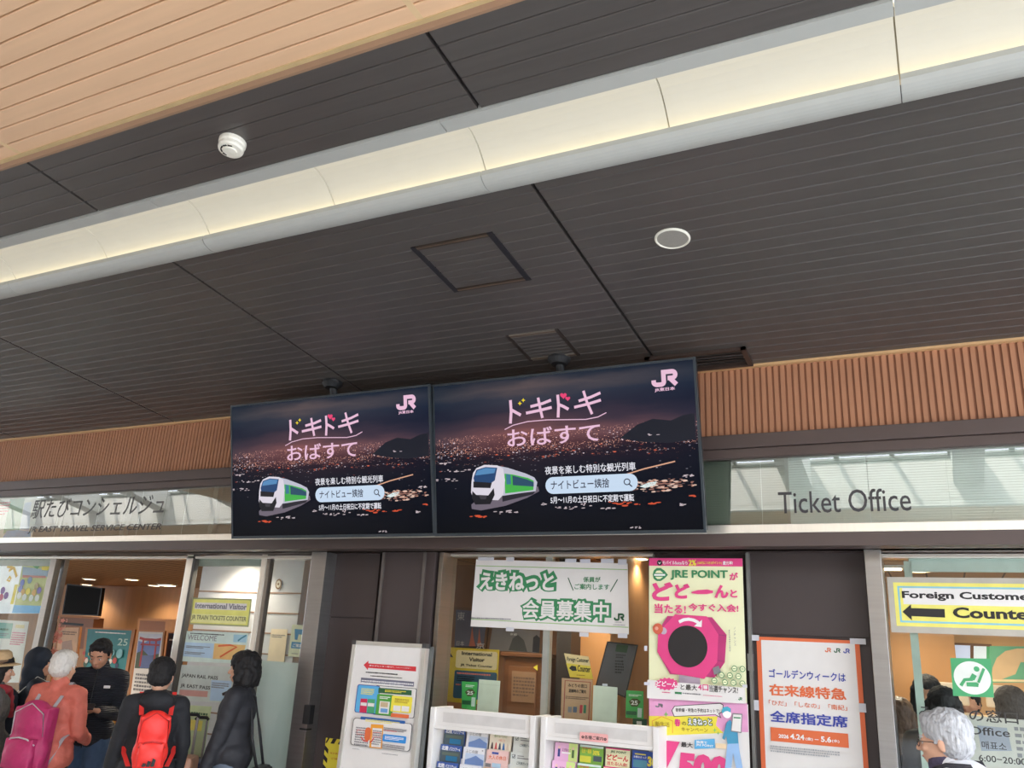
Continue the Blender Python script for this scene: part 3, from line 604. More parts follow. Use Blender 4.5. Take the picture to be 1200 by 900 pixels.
# ------------------------------------------------------------------ posters on glass, pillars
paper = M('white_paper', (226, 222, 218), .65, 0, .02); tape = M('clear_tape', (206, 206, 212), .3, 0, .02)
YP = D * 1.0585
S = facing('wall_poster', 'white poster with an orange border taped to the right brown pillar', 'poster', YP, 890, 900)
Bp = at(905, 960, YP); s0 = S.l(886.5, 746); s1 = S.l(1007.5, 757); w0 = s0[0]; w1 = s1[0]; top = s0[1]; bot = top - (w1 - w0) * 1.414
S.polyl('sheet', I_or, [(w0, bot), (w1, bot), (w1, top), (w0, top)], thick=.002); m = (w1 - w0) * .045
S.polyl('sheet_field', paper, [(w0 + m, bot + m), (w1 - m, bot + m), (w1 - m, top - m * .7), (w0 + m, top - m * .7)])
S.jr('logo', I_or, 966.5, 759, 974, 764.5); S.jr('logo', I_dg, 977, 759.5, 985, 765); S.jr('logo', M('ink_navy', (58, 70, 160)), 988, 760, 996, 765.7)
nv = M('ink_navy', (58, 70, 160))
S.text('lettering', nv, 'ゴールデンウィークは', 901, 783.5, 991.5, 799.5, bold=.022)
S.text('lettering', I_or, '在来線特急', 901, 801, 992.5, 821, bold=.028)
S.text('lettering', I_or, '「ひだ」「しなの」「南紀」', 901, 820, 993, 833, bold=.008)
S.text('lettering', nv, '全席指定席', 902, 832, 994, 853.5, bold=.028)
S.rect('date_bar', I_or, 903, 852, 995, 876.5)
S.text('date_lettering', I_w, '2026', 912.5, 860, 924.5, 865.6, bold=.03); S.text('date_lettering', I_w, '4.24', 926, 859.5, 943, 867.5, bold=.03); S.text('date_lettering', I_w, '(金)', 944, 863.5, 953, 868.5, bold=.02); S.text('date_lettering', I_w, '—', 955, 866, 959.5, 867.2, bold=.01); S.text('date_lettering', I_w, '5.6', 962, 862.5, 974.5, 870.3, bold=.03); S.text('date_lettering', I_w, '(水)', 975, 866, 984, 871, bold=.02)
S.rows('small_print', M('ink_pale_grey', (176, 176, 178)), 903, 872.5, 984, 881, 3, 5)
for (u0, v0, u1, v1) in ((881, 744, 890, 751), (996, 748, 1015, 755.5), (881, 820, 890, 832.5), (1006.5, 824, 1015.5, 835)): S.rect('tape', tape, u0, v0, u1, v1)
S.done()
# tall loyalty poster and the campaign poster under it
YJ = D * 1.03
S = facing('window_poster', 'tall cream poster with a pink drum picture and green English heading', 'poster', YJ, 760, 820)
cr = M('cream_paper', (232, 232, 190), .6, 0, .02)
S.poly('sheet', cr, [(760.7, 654), (870, 654.5), (875.5, 824.5), (760.5, 818)], thick=.002)
S.poly('header_band', I_pk, [(760.7, 654), (870, 654.5), (870.3, 664), (760.7, 663)])
S.disc('header_mark', I_k, 773, 659.5, 3.1); S.poly('header_mark', I_w, [(771.2, 658.4), (773, 659.6), (774.8, 658.2), (773, 661.4)])
S.text('header_lettering', I_w, 'モバイルSuicaなら', 776.5, 657.2, 806, 661.8, bold=.02); S.text('header_lettering', I_y, '2%', 807, 656, 816, 663, bold=.04); S.text('header_lettering', I_y, '(100円につき2ポイント)', 817, 657.8, 846, 662, bold=.015); S.text('header_lettering', I_w, '還元率!', 847, 657.6, 859, 662.2, bold=.02)
S.poly('heading_mark', I_g, [S and p for p in [(765.2, 673.5), (766.5, 668.5), (770, 665.7), (774.5, 665.8), (779, 668.8), (783, 673.8), (779, 678), (774.5, 681), (770, 681), (766.5, 678.4)]])
S.poly('heading_mark', cr, [(768, 671.5), (770, 669), (774, 668.6), (777, 671.2), (777, 671.8)]); S.poly('heading_mark', cr, [(768, 676), (777.3, 676), (774, 678.6), (770.6, 678.7)]); S.poly('heading_mark', I_w, [(767, 672.8), (779.8, 672.8), (779.8, 674.8), (767, 674.8)])
S.text('heading_lettering', I_g, 'JRE POINT', 786, 668, 853.5, 680.5, bold=.03); S.text('heading_lettering', I_pk, 'が', 855, 671, 865.5, 680.2, bold=.03)
S.text('heading_lettering', I_pk, 'ど', 764.5, 682, 789.5, 704.5, bold=.055); S.text('heading_lettering', I_pk, 'ど', 791, 684, 809, 702, bold=.055)
S.poly('heading_lettering', I_pk, [(811, 693.8), (818, 691.8), (829, 691), (836, 692.4), (836, 695), (829, 696.4), (818, 696.4), (811, 695.4)])
S.text('heading_lettering', I_pk, 'ん', 837.5, 685.5, 854.5, 701.5, bold=.05); S.text('heading_lettering', I_pk, 'と', 856, 691, 864.5, 700.5, bold=.045)
S.text('heading_lettering', I_pk, '当たる!', 767.5, 707.5, 804.5, 719.8, bold=.03); S.text('heading_lettering', I_pk, '今すぐ入会!', 807, 707, 866, 717.8, bold=.03)
pk2, pk3 = M('ink_deep_pink', (184, 48, 112)), M('ink_pink_shade', (150, 50, 100))
S.poly('drum_picture', pk2, [(783, 722), (835, 723.5), (852, 744), (850, 776), (838, 794), (786, 790), (771, 764), (773, 738)])
S.poly('drum_picture', I_pk, [(792, 720), (829, 722.5), (842.5, 744), (841, 776), (826, 795.5), (788, 789), (771, 764), (772, 741)])
S.stroke('drum_picture', pk3, [(843, 744), (851, 745)], 1); S.stroke('drum_picture', pk3, [(841.5, 774), (849, 775)], 1)
S.disc('drum_window', I_k, 806.5, 757.5, 23.3, n=40); S.stroke('drum_arrow', I_w, [(796.5, 729), (802, 726.5), (808, 725.8), (814, 727), (819.5, 730)], 3.6); S.poly('drum_arrow', I_w, [(823.5, 726.5), (823, 735), (814, 734)])
S.disc('drum_handle', M('ink_skin_grey', (190, 170, 186)), 778.5, 739.5, 3.8); S.disc('drum_handle', M('ink_copper', (206, 96, 66)), 772, 737, 6); S.disc('drum_handle', M('ink_copper_light', (224, 160, 140)), 770.5, 736.5, 2)
S.poly('drum_spout', I_gy, [(836, 783), (843, 780), (846, 788), (838, 791)]); S.poly('drum_foot', M('ink_mauve', (168, 150, 164)), [(797, 791), (821, 794.5), (822, 804), (796, 803)])
for (u, v) in ((861.5, 783.5), (871, 784), (846.5, 791), (856.5, 791.5), (866.5, 792.5), (838.5, 797.5), (851, 799.5), (861, 800), (871.5, 801)): S.disc('coin_picture', I_g, u, v, 3.4, n=16); S.disc('coin_picture', cr, u, v, 2.6, n=16); S.rect('coin_picture', I_g, u - 1.7, v - .4, u + 1.7, v + .4)
S.poly('footer', paper, [(760.7, 796.5), (794, 799.5), (874.5, 806), (875.5, 824.5), (760.5, 818)])
star = []
for k in range(32):
    t = 2 * math.pi * k / 32; q = 1.0 if k % 2 else .82; star.append((783.5 + 14.5 * q * math.cos(t), 801.5 + 7.6 * q * math.sin(t)))
S.poly('burst', I_pk, star); S.text('burst_lettering', I_w, 'どどーん!', 771.5, 797.5, 797, 805.5, bold=.035)
S.text('footer_lettering', I_k, 'と最大', 799.5, 801.5, 819, 809.5, bold=.012); S.text('footer_lettering', I_pk, '4口', 820, 801.5, 832, 809.5, bold=.02); S.text('footer_lettering', I_k, '当選チャンス!', 833, 802.6, 866.5, 813, bold=.012)
S.rows('small_print', I_pk, 778, 810, 792, 813, 1, 2); S.rect('small_print', I_g, 793, 810.5, 801, 813.5); S.rows('small_print', I_gy, 802, 811, 825, 815, 1, 4); S.rows('small_print', I_pk, 826, 814, 855, 817, 1, 6); S.jr('logo', I_g, 867, 817, 871.5, 820.5)
S.text('side_lettering', I_gy, 'ノ\nノ\nチ\nャ\nン\nス', 861.5, 735, 864.5, 757, bold=0); S.rows('side_lettering', I_gy, 856, 738, 858, 764, 12, 8)
S.rect('tape', tape, 757.5, 757, 761, 763); S.rect('tape', tape, 757.5, 799, 764, 803); S.rect('tape', tape, 872, 802, 877.5, 806)
S.done()
S = facing('window_poster', 'pink, yellow and white campaign poster with the number 7500, below the cream poster', 'poster', YJ - .004, 760, 860)
a0, b0 = S.l(760.8, 817); a1, b1 = S.l(876.5, 823); bt = b0 - (a1 - a0) * 1.42
S.polyl('sheet', paper, [(a0, bt), (a1, bt), (a1, b0), (a0, b0)], thick=.002)
S.poly('pink_field', M('ink_light_pink', (226, 160, 200)), [(760.8, 817), (875.5, 824), (877, 858), (760.8, 855)])
S.poly('yellow_ribbon', I_y, [(760.8, 839), (841, 839.5), (839, 850), (848, 859), (760.8, 862.5)])
S.jr('logo', I_gy, 768, 824.5, 777, 829); S.poly('speech_bubble', I_k, [(787, 832.5), (790.5, 827.2), (844.5, 823.8), (848, 826), (847.5, 834), (843, 836.5), (845.5, 841.8), (838, 837.6), (790, 840)])
S.poly('speech_bubble', paper, [(788, 832.5), (791, 827.8), (844, 824.6), (847.2, 826.5), (846.8, 833.5), (842, 836), (844, 840), (838.3, 837), (790.5, 839.2)])
S.text('bubble_lettering', I_k, '新幹線・特急の予約はネットで!', 792, 828, 843.5, 837, bold=.015, rot=.05)
S.stroke('house_outline', I_or, [(766.5, 859), (764.5, 845), (775.5, 839.6), (788.5, 845), (788.5, 859)], .5)
S.text('ribbon_lettering', M('ink_ochre', (160, 130, 40)), '新生活\n応援!', 768, 845, 785, 858.5, bold=.006); S.text('ribbon_lettering', I_pk, '春', 790.5, 842, 798, 851.5, bold=.03); S.text('ribbon_lettering', I_k, 'の', 799.5, 845.5, 804.5, 850, bold=.01)
S.text('ribbon_lettering', I_dg, 'えきねっと', 805.5, 839.6, 835.5, 852.4, bold=.12, rot=.07); S.text('ribbon_lettering', I_w, 'えきねっと', 806.5, 840.6, 834.5, 851.2, bold=.03, rot=.07); S.text('ribbon_lettering', M('ink_ochre', (160, 130, 40)), 'キャンペーン', 799, 851.2, 830, 859, bold=.012, rot=.05)
S.text('number_lettering', I_pk, '7', 768.5, 866.5, 797.5, 912, bold=.07, shear=.12); S.text('number_lettering', I_pk, '500', 793.5, 880.5, 854.5, 920, bold=.07, shear=.1)
S.text('caption_lettering', I_k, '最大', 798.5, 869, 812.5, 876.5, bold=.02); S.poly('tag', I_lb, [(814.5, 867), (838, 865.5), (838.5, 876.5), (814.5, 877.5)]); S.text('tag_lettering', I_w, '抽選で\nJRE POINT', 816, 867.3, 836.5, 876.3, bold=.02)
sk = paper; bl, bl2 = M('ink_jacket', (70, 150, 186)), M('ink_trouser', (150, 186, 226))
S.poly('figure_picture', bl2, [(853, 871), (866, 871), (867, 880), (871, 900), (863, 900), (859.5, 882), (857.5, 900), (850, 900)]); S.poly('figure_picture', bl, [(852, 847), (856, 843), (865, 857), (866, 871), (853, 871.5), (851.5, 862), (849.5, 867), (847, 865)])
S.disc('figure_picture', M('ink_skin', (244, 240, 240)), 852.5, 836, 5.2); S.poly('figure_picture', M('ink_cyan_hair', (70, 170, 196)), [(846, 833), (848.5, 828.6), (853, 827.8), (857, 830.5), (856.8, 835), (853, 833), (850, 833.8), (847, 836)])
S.poly('figure_picture', I_gy, [(859, 835.5), (870.5, 836.5), (869.5, 859), (857, 857)]); S.poly('figure_picture', paper, [(860, 837), (869.6, 837.6), (868.6, 857.6), (858, 856)]); S.poly('figure_picture', I_g, [(860.5, 840), (868.5, 840.5), (868.4, 842), (860.2, 841.5)])
S.rect('figure_picture', M('ink_box', (230, 206, 170)), 839.5, 870.5, 852, 877.5)
for (u, v, q) in ((769, 893, 4), (765.5, 896, 2.5), (781.5, 837, 3), (838.5, 855.5, 2.2), (842.5, 859, 1.8)): S.poly('sparkle', M('ink_leaf', (130, 190, 100)), [(u + q * (1 if k % 2 == 0 else .35) * math.cos(k * math.pi / 4), v + q * 1.3 * (1 if k % 2 == 0 else .35) * math.sin(k * math.pi / 4)) for k in range(8)])
S.done()
# banner across the middle window
S = facing('window_banner', 'wide white banner with green outlined Japanese lettering on the middle window', 'banner', YG - .004, 650, 700)
S.poly('sheet', paper, [(558, 655.5), (735.5, 660.5), (737, 743.5), (551.5, 734)], thick=.002)
S.stroke('rule', M('ink_pale_green', (150, 186, 120)), [(558, 663), (735.5, 667.6)], .8); S.stroke('rule', M('ink_pale_green', (150, 186, 120)), [(552, 725.5), (736.5, 735.2)], .8)
S.text('lettering_outline', I_g, 'えきねっと', 559.5, 666.5, 653, 697, bold=.21); S.text('lettering', paper, 'えきねっと', 563, 670.5, 649, 693, bold=.035)
S.text('lettering_outline', I_g, '会員募集中', 610, 699.5, 716.5, 731.5, bold=.15); S.text('lettering', paper, '会員募集中', 612.8, 702.5, 713.5, 728.2, bold=.022)
S.stroke('lettering_small', I_dg, [(666, 677), (672, 692)], 1); S.stroke('lettering_small', I_dg, [(724, 679), (715.5, 693.5)], 1)
S.text('lettering_small', I_g, '係員が', 684, 676, 704, 682.6, bold=.015); S.text('lettering_small', I_g, 'ご案内します', 673.8, 684, 714.5, 691.5, bold=.015); S.jr('logo', I_dg, 719.8, 719, 732, 727.5); S.rows('small_print', I_gy, 721, 728.5, 732, 730, 1, 2); S.rows('small_print', I_gy, 719, 731.5, 735, 733.4, 1, 9); S.rows('small_print', I_gy, 553, 723, 610, 727, 1, 5)
for (u0, v0, u1, v1) in ((561, 653, 579.5, 657), (594, 653, 603, 658), (663, 655, 676, 659.5), (680.5, 655.5, 692.5, 660), (705, 655, 720, 660), (725, 655.6, 735, 662), (594, 735, 603, 740), (680, 741, 690.5, 746.5), (725, 742, 736, 748)): S.rect('tape', tape, u0, v0, u1, v1)
S.done()
# right window: yellow direction sign, green seat sign, opening-hours lettering
YR = YG - .004
S = facing('window_sign', 'yellow and white sign with a black arrow, high on the right window', 'sign', YR, 1045, 700)
a0, b0 = S.l(1046.5, 682.5); _, b1 = S.l(1052.5, 733.5); wd = (b0 - b1) * 4.4; yl = M('ink_sign_yellow', (232, 222, 110))
S.polyl('plastic_sleeve', M('clear_sleeve', (178, 172, 160), .3), [(a0 - .03, b1 - .035), (a0 + wd + .03, b1 - .035), (a0 + wd + .03, b0 + .03), (a0 - .03, b0 + .03)], thick=.002)
def band(part, mat, x0, x1, y0, y1): S.polyl(part, mat, [(a0 + x0, b1 + y0), (a0 + x1, b1 + y0), (a0 + x1, b1 + y1), (a0 + x0, b1 + y1)])
hh = b0 - b1
band('sheet', yl, 0, wd, 0, hh); band('border', M('ink_sky', (130, 190, 210)), .02, wd - .02, .02, hh - .02); band('sheet_field', yl, .03, wd - .03, .03, hh - .03); band('white_field', paper, .045, wd - .045, hh * .5, hh * .87)
S.text('lettering', I_k, 'Foreign Customer', 1056.5, 692.5, 1216, 706.5, bold=.035); S.text('lettering', I_k, 'Counter', 1116, 711.5, 1219, 727, bold=.035, shear=0)
S.poly('arrow', I_k, [(1057.6, 717), (1067.5, 708.3), (1067.8, 712.7), (1107, 713.8), (1107.5, 723.8), (1068.3, 722), (1068.8, 727)]); S.done()
S = facing('window_sign', 'square green sign with a white disc and seated figure on the right window', 'sign', YR, 1140, 795); gs = M('ink_seat_green', (70, 160, 104))
S.poly('sheet', gs, [(1113.5, 771), (1161, 772), (1165, 817.5), (1117, 815.5)], thick=.002); S.disc('disc', M('disc_white', (224, 228, 220)), 1139.3, 794.3, 22, n=44, ry=.96)
S.disc('seated_figure', gs, 1144.4, 784, 3.4); S.stroke('seated_figure', gs, [(1126, 803.5), (1130.5, 796.5), (1140, 796)], 4); S.stroke('seated_figure', gs, [(1139, 796), (1142, 790.5)], 6); S.stroke('seated_figure', gs, [(1153, 783.5), (1146.5, 800)], 3.2); S.poly('seated_figure', gs, [(1132.5, 799.5), (1144, 799.5), (1147, 801), (1146.5, 805), (1133, 804.3)]); S.done()
S = facing('sign_lettering', 'black office name in four languages and opening hours on the lower right window', 'lettering', YR, 1110, 850); lk = M('vinyl_black', (44, 42, 42), .5)
S.text('letters', lk, 'みどりの窓口', 1076, 826, 1194, 849, bold=.012); S.text('letters', lk, 'Ticket Office', 1080, 846.5, 1184, 864, bold=.01); S.text('letters', lk, '售票处', 1100, 866, 1142.5, 878, bold=.006); S.text('letters', lk, '매표소', 1150, 868, 1180, 880, bold=.006); S.text('letters', lk, '6:00−20:00', 1146.5, 884, 1203, 897, bold=.012); S.done()
# left doors
S = facing('window_sign', 'yellow sign for overseas visitors on the closed glass door, with English lettering', 'sign', YG - .004, 260, 720); yl2 = M('ink_pale_yellow', (226, 224, 120))
S.poly('sheet', M('sleeve_green', (150, 156, 120)), [(225.8, 700.3), (295.2, 701.8), (291.2, 734.8), (222, 731.6)], thick=.002); S.poly('sheet_field', yl2, [(227, 702), (293.8, 703.4), (290, 733), (223.5, 730)]); S.poly('white_field', paper, [(229, 705.8), (289.5, 707.5), (288.5, 715.5), (228, 713.5)]); S.poly('pale_field', M('ink_lemon', (234, 232, 160)), [(225, 719), (289, 722), (288, 731.5), (223.5, 729)])
S.text('lettering', I_gy, 'International Visitor', 229.8, 706.2, 289, 714.8, bold=.035); S.text('lettering', M('ink_dim', (110, 112, 70)), 'JR TRAIN TICKETS COUNTER', 225.5, 720.4, 288.5, 730, bold=.02); S.done()
S = facing('window_poster', 'pale blue welcome notice with an orange picture below the yellow door sign', 'poster', YG - .004, 250, 760)
S.poly('sheet', M('ink_mint', (206, 224, 216)), [(219, 739.5), (291, 742), (286, 778), (213.5, 775)], thick=.002); S.poly('picture', M('ink_powder', (176, 204, 226)), [(217, 752.5), (251, 754), (249, 771.5), (214.5, 769)]); S.poly('picture', M('ink_apricot', (232, 190, 120)), [(251.5, 754), (288, 756), (284, 774), (249.5, 772)]); S.poly('picture', M('ink_cyan', (160, 200, 216)), [(274, 743.5), (290, 744), (288.5, 753), (273.5, 752.5)])
S.stroke('picture', M('ink_teal2', (70, 130, 150)), [(279, 751), (283, 748), (289, 744.5)], 1.4); S.stroke('picture', I_or, [(256, 757), (270, 756), (278, 758), (266, 765), (258, 770)], 1.6)
S.text('lettering', I_gy, 'WELCOME', 221, 743.5, 254, 751.5, bold=.0); S.rows('lettering', I_gy, 219, 756, 246, 761, 2, 3); S.rows('lettering', I_gy, 217, 763, 240, 768, 2, 4); S.rows('lettering', I_k, 224, 741, 268, 742.5, 1, 7); S.done()
S = facing('window_poster', 'rail pass price sheet low on the closed glass door, beside the woman in black', 'poster', YG - .004, 250, 810)
S.poly('sheet', M('ink_mint2', (196, 206, 200)), [(213, 779), (284, 782), (278, 824), (206, 821)], thick=.002); S.text('lettering', I_k, 'JAPAN RAIL PASS', 213.5, 789, 255, 798, bold=.02); S.text('lettering', I_k, 'JR EAST PASS', 212, 801, 246, 809.5, bold=.02); S.poly('picture', M('ink_powder', (176, 204, 226)), [(248, 797), (272, 798), (268, 822), (246, 821)]); S.poly('picture', M('ink_rose', (200, 150, 140)), [(211, 808), (244, 810), (243, 817), (210, 815)]); S.rows('lettering', I_gy, 249, 799, 268, 808, 3, 3); S.done()
S = facing('window_poster', 'pale green sheet with cursive print at the foot of the closed glass door', 'poster', YG - .004, 235, 850)
S.poly('sheet', M('ink_green_tint', (190, 206, 160)), [(214, 826), (248, 828), (236, 900), (207, 900)], thick=.002); S.rows('lettering', I_dg, 216, 832, 245, 840, 1, 3); S.rows('lettering', I_dg, 216, 846, 234, 854, 1, 9); S.rect('yellow_field', M('ink_sign_yellow', (232, 222, 110)), 214, 842, 236, 857); S.done()
S = facing('window_poster', 'small yellow and blue poster in the glass by the left steel post', 'poster', YG + .05, 348, 750)
S.poly('sheet', M('ink_cream2', (226, 224, 190)), [(342.5, 732), (362, 733), (357.5, 770.5), (337.5, 769)], thick=.002); S.poly('picture', M('ink_steel_blue', (80, 140, 180)), [(345.5, 737), (358.5, 738), (357, 744), (350, 743.5), (348.5, 750), (345.5, 749.5)]); S.poly('picture', M('ink_steel_blue', (80, 140, 180)), [(342, 752), (356, 753), (355, 760.5), (341, 759.5)]); S.text('lettering', I_w, 'ご案内', 343.5, 754, 354.5, 759, bold=.02); S.rows('lettering', I_gy, 342, 765, 350, 767, 1, 3); S.done()
S = facing('window_poster', 'bright colourful event poster high in the far left glass pane', 'poster', YG + .03, 30, 690)
S.poly('sheet', M('backlit_white', (232, 234, 240), emit=.25), [(-14, 661.5), (59, 662), (47, 719), (-28, 719)], thick=.002); S.poly('picture', M('ink_meadow', (196, 200, 130)), [(26.5, 662), (58.5, 662), (49, 710), (17, 709)]); S.poly('picture', M('ink_skyblue', (100, 180, 236)), [(16.5, 709), (48, 710), (46.5, 718.8), (14, 718.5)]); S.poly('picture', M('ink_hillgrey', (150, 172, 196)), [(27, 664), (57.5, 668), (56, 676), (26, 676)]); S.poly('picture', M('ink_leafgreen', (86, 160, 90)), [(36, 662), (48, 662), (44, 667)]); S.poly('picture', M('ink_gold', (238, 214, 60)), [(50, 662), (58.5, 662), (56.5, 668.5), (49, 668)])  # poster sheet given a slight emission of its own
S.poly('picture', M('ink_redroof', (200, 120, 110)), [(27, 674), (54, 675), (54, 677.5), (27, 677)]); S.poly('ribbon', M('ink_gold', (238, 214, 60)), [(18, 685), (21.5, 685), (16, 708), (12.5, 708)]); S.stroke('lettering', M('ink_gold2', (236, 190, 60)), [(9, 663.5), (17, 666), (20, 676)], 2.2); S.stroke('lettering', M('ink_gold2', (236, 190, 60)), [(10, 664), (17, 666), (11, 669)], 2); S.stroke('lettering', M('ink_gold2', (236, 190, 60)), [(12, 676), (9, 680), (12, 681), (13.5, 678), (11.5, 675.5)], 1.6)
for (u, v, c) in ((4, 692, (110, 60, 160)), (8, 698, (110, 60, 160)), (2, 700, (200, 70, 120)), (27, 683, (70, 100, 190)), (25, 690, (80, 100, 190)), (36, 680, (110, 140, 180)), (47, 692, (110, 90, 170)), (28, 694, (214, 170, 90)), (34, 693, (236, 214, 60)), (41, 695, (224, 170, 90)), (44, 687, (180, 160, 110)), (24, 698, (232, 232, 226)), (30, 700, (232, 232, 226)), (38, 701, (232, 232, 226)), (45, 701, (232, 232, 226))): S.disc('picture', M('ink_dot%d_%d' % (u, v), c), u, v, 2.6, n=10)
S.done()
S = facing('notice_sheet', 'white notice with a teal heading taped in the far left pane under the event poster', 'notice', YG + .02, 10, 760)
S.poly('sheet', paper, [(-30, 724), (34, 728.5), (22, 800), (-45, 800)], thick=.002); S.poly('heading_field', M('ink_sea', (130, 176, 166)), [(-26, 728), (15.5, 730.5), (12, 748.5), (-30, 747)]); S.rows('heading_lettering', I_dg, -5, 735, 11, 740, 1, 3); S.rows('lettering', I_gy, -5, 741, 10, 746, 2, 4); S.rows('lettering', M('ink_rosy', (214, 130, 150)), 15, 740, 27, 757, 6, 5); S.rect('label_field', M('ink_sand', (222, 206, 160)), 19, 732, 28.5, 736.5); S.disc('picture', I_y, 15.5, 775, 2.4); S.rows('lettering', M('ink_rosy', (214, 130, 150)), -10, 765, 14, 772, 3, 7); S.done()
# warning sheet on the left pillar, key switch
S = facing('warning_sheet', 'yellow notice edged with black stripes low on the left brown pillar', 'notice', D * 1.053, 390, 890)
a0, b0 = S.l(382, 864.5); wd = .27; hy = .34
S.polyl('sheet', I_y, [(a0, b0 - hy), (a0 + wd, b0 - hy), (a0 + wd, b0), (a0, b0)], thick=.002)
st = .034
for k in range(9):
    x = -.02 + k * .066; h1 = S.lay * S.step + S.step
    lo, hi = max(0, x), min(wd, x + .033)
    if hi > lo + .004: S.polyl('stripe', I_k, [(a0 + lo, b0 - st), (a0 + hi, b0 - st), (a0 + min(wd, hi + .02), b0), (a0 + min(wd, lo + .02), b0)], h=h1); S.polyl('stripe', I_k, [(a0 + lo, b0 - hy), (a0 + hi, b0 - hy), (a0 + min(wd, hi + .02), b0 - hy + st), (a0 + min(wd, lo + .02), b0 - hy + st)], h=h1)
    y = b0 - .05 - k * .062
    if y - .05 > b0 - hy:
        for xo in (0, wd - st): S.polyl('stripe', I_k, [(a0 + xo, y - .03), (a0 + xo + st, y - .055), (a0 + xo + st, y - .025), (a0 + xo, y)], h=h1)
S.lay += 2; A, B = a0 + wd / 2, b0 - .075
S.polyl('lettering', I_or, [(A - .012, B - .01), (A + .012, B - .01), (A, B + .012)]); S.text('lettering', M('ink_brick', (200, 110, 40)), 'はさまれ注意', 387.5, 881, 404, 885.5, bold=.02); S.text('lettering', M('ink_brick', (200, 110, 40)), 'ご注意', 388.5, 887.5, 400, 891, bold=.02); S.done()
q0, q1 = at(363.5, 826, D * 1.028), at(368, 858, D * 1.028)
T = thing('key_switch', 'small black and silver door switch on the left steel post', 'switch', q1)
mb = MB(); mb.b2((q0.x - .03, D * 1.022, q1.z + .05), (q0.x + .03, D * 1.032, q0.z), .004); mb.build('cover_plate', blk, T)
mb = MB(); mb.b2((q0.x - .028, D * 1.02, q1.z), (q0.x + .028, D * 1.032, q1.z + .05), .004); mb.build('key_plate', steel, T); mb = MB(); mb.b2((q0.x - .03, D * 1.018, q1.z + .012), (q0.x + .03, D * 1.03, q1.z + .022)); mb.build('latch', blk, T)
# ------------------------------------------------------------------ free-standing notice board
YB = D * .985
c0 = at(414.5, 750.5, YB); c1 = at(500, 757, YB); R = Vector((c1.x - c0.x, 0, 0)); hB = c0.z - .08; tb = math.radians(2.5)
S = Sheet('notice_board', 'free-standing white framed notice board with a red arrow, in front of the brown pillar', 'notice board', Vector((c0.x, YB - .07, .08)), (1, 0, 0), (0, .04, 1))
wB = c1.x - c0.x; hB = (c0.z - .08) / math.cos(math.atan(.04)) ; fr = M('satin_aluminium', (206, 204, 196), .35, .5, .02)
T = S.T
def bslab(name, a0, b0, a1, b1, h0, h1, mat, bev=0):
    mb = MB(); mb.prism([S.P(a0, b0, h1), S.P(a1, b0, h1), S.P(a1, b1, h1), S.P(a0, b1, h1)], -S.N * (h1 - h0)); mb.build(name, mat, T)
fw = .026
bslab('panel', fw, fw, wB - fw, hB - fw, -.035, -.006, paper)
for (a0, b0, a1, b1) in ((0, 0, fw, hB), (wB - fw, 0, wB, hB)): bslab('frame_side', a0, b0, a1, b1, -.045, .006, fr)
for (a0, b0, a1, b1) in ((fw, 0, wB - fw, fw), (fw, hB - fw, wB - fw, hB)): bslab('frame_rail', a0, b0, a1, b1, -.045, .006, fr)
for (a, b) in ((0, hB - fw), (wB - fw, hB - fw)): bslab('frame_corner', a - .003, b, a + fw + .003, b + fw + .003, -.047, .009, M('dark_corner', (70, 70, 70), .5))
for a in (.06, wB - .06): 
    mb = MB(); mb.tube([S.P(a, .5, -.06), Vector((S.P(a, .5).x, YB + .3, .02))], .015, 8); mb.box(Vector((S.P(a, 0).x, YB + .1, .02)), (.05, .6, .04)); mb.build('stand_foot', blk, T)
bslab('back_panel', .03, .05, wB + .018, hB - .012, -.075, -.05, M('back_grey', (96, 98, 96), .5))
S.lay = -8
S.poly('red_arrow', I_r, [(425.7, 779.2), (431.3, 774.2), (431.2, 777.3), (487.2, 781.2), (487, 786.8), (430.8, 782.6), (430.6, 785.2)]); S.text('arrow_lettering', I_w, '新たびセンター窓口へ', 432.5, 779, 462, 782.6, bold=.02); S.text('arrow_lettering', I_w, 'お出かけのお客様へ', 463.5, 781.5, 481, 783.7, bold=.0)
S.rows('heading_lettering', I_k, 428.5, 786.5, 481, 790.8, 1, 2); S.rows('heading_lettering', I_k, 434, 791, 474, 794.3, 1, 4)
S.poly('grey_bar', M('ink_slate', (112, 112, 130)), [(423, 794), (485, 799), (484.8, 804.7), (422.6, 799.6)]); S.rows('bar_lettering', I_w, 424, 796, 484, 801.5, 2, 7)
S.rrect('outline_box', I_k, 440.5, 803, 485, 842, rad=.06); S.rrect('outline_box', paper, 441, 803.6, 484.4, 841.4, rad=.06)
S.rrect('blue_box', nv, 419.3, 801.8, 442, 837.2, rad=.08); S.rrect('blue_box', I_lb, 420.1, 802.6, 441.6, 836.5, rad=.08); S.rows('box_lettering', I_y, 424, 806, 438, 815, 4, 3); S.poly('box_picture', M('ink_crimson', (206, 44, 80)), [(423, 818.6), (430.8, 819), (429.8, 835.3), (421.4, 834.6)]); S.poly('box_picture', M('ink_jade', (70, 160, 110)), [(431.5, 819), (439.8, 819.6), (438.6, 836), (430.4, 835.4)]); S.rect('box_picture', paper, 423.3, 823, 429.8, 827.3); S.rect('box_picture', paper, 431.7, 823.6, 438.6, 828.2)
S.poly('green_box', I_dg, [(444.2, 806), (483, 809), (482.6, 815), (443.8, 812)]); S.rows('box_lettering', I_y, 452, 808, 476, 813, 2, 8); S.rrect('green_box', M('ink_grass', (80, 160, 64)), 443, 813, 460, 839, rad=.08); S.rect('box_picture', paper, 446, 821.5, 456, 837); S.rect('box_picture', M('ink_tan', (200, 176, 140)), 447, 822.5, 455, 829); S.rect('box_picture', M('ink_river', (110, 160, 210)), 447, 830, 454.6, 835.5); S.rows('box_lettering', I_w, 446, 815.5, 458, 820, 2, 3)
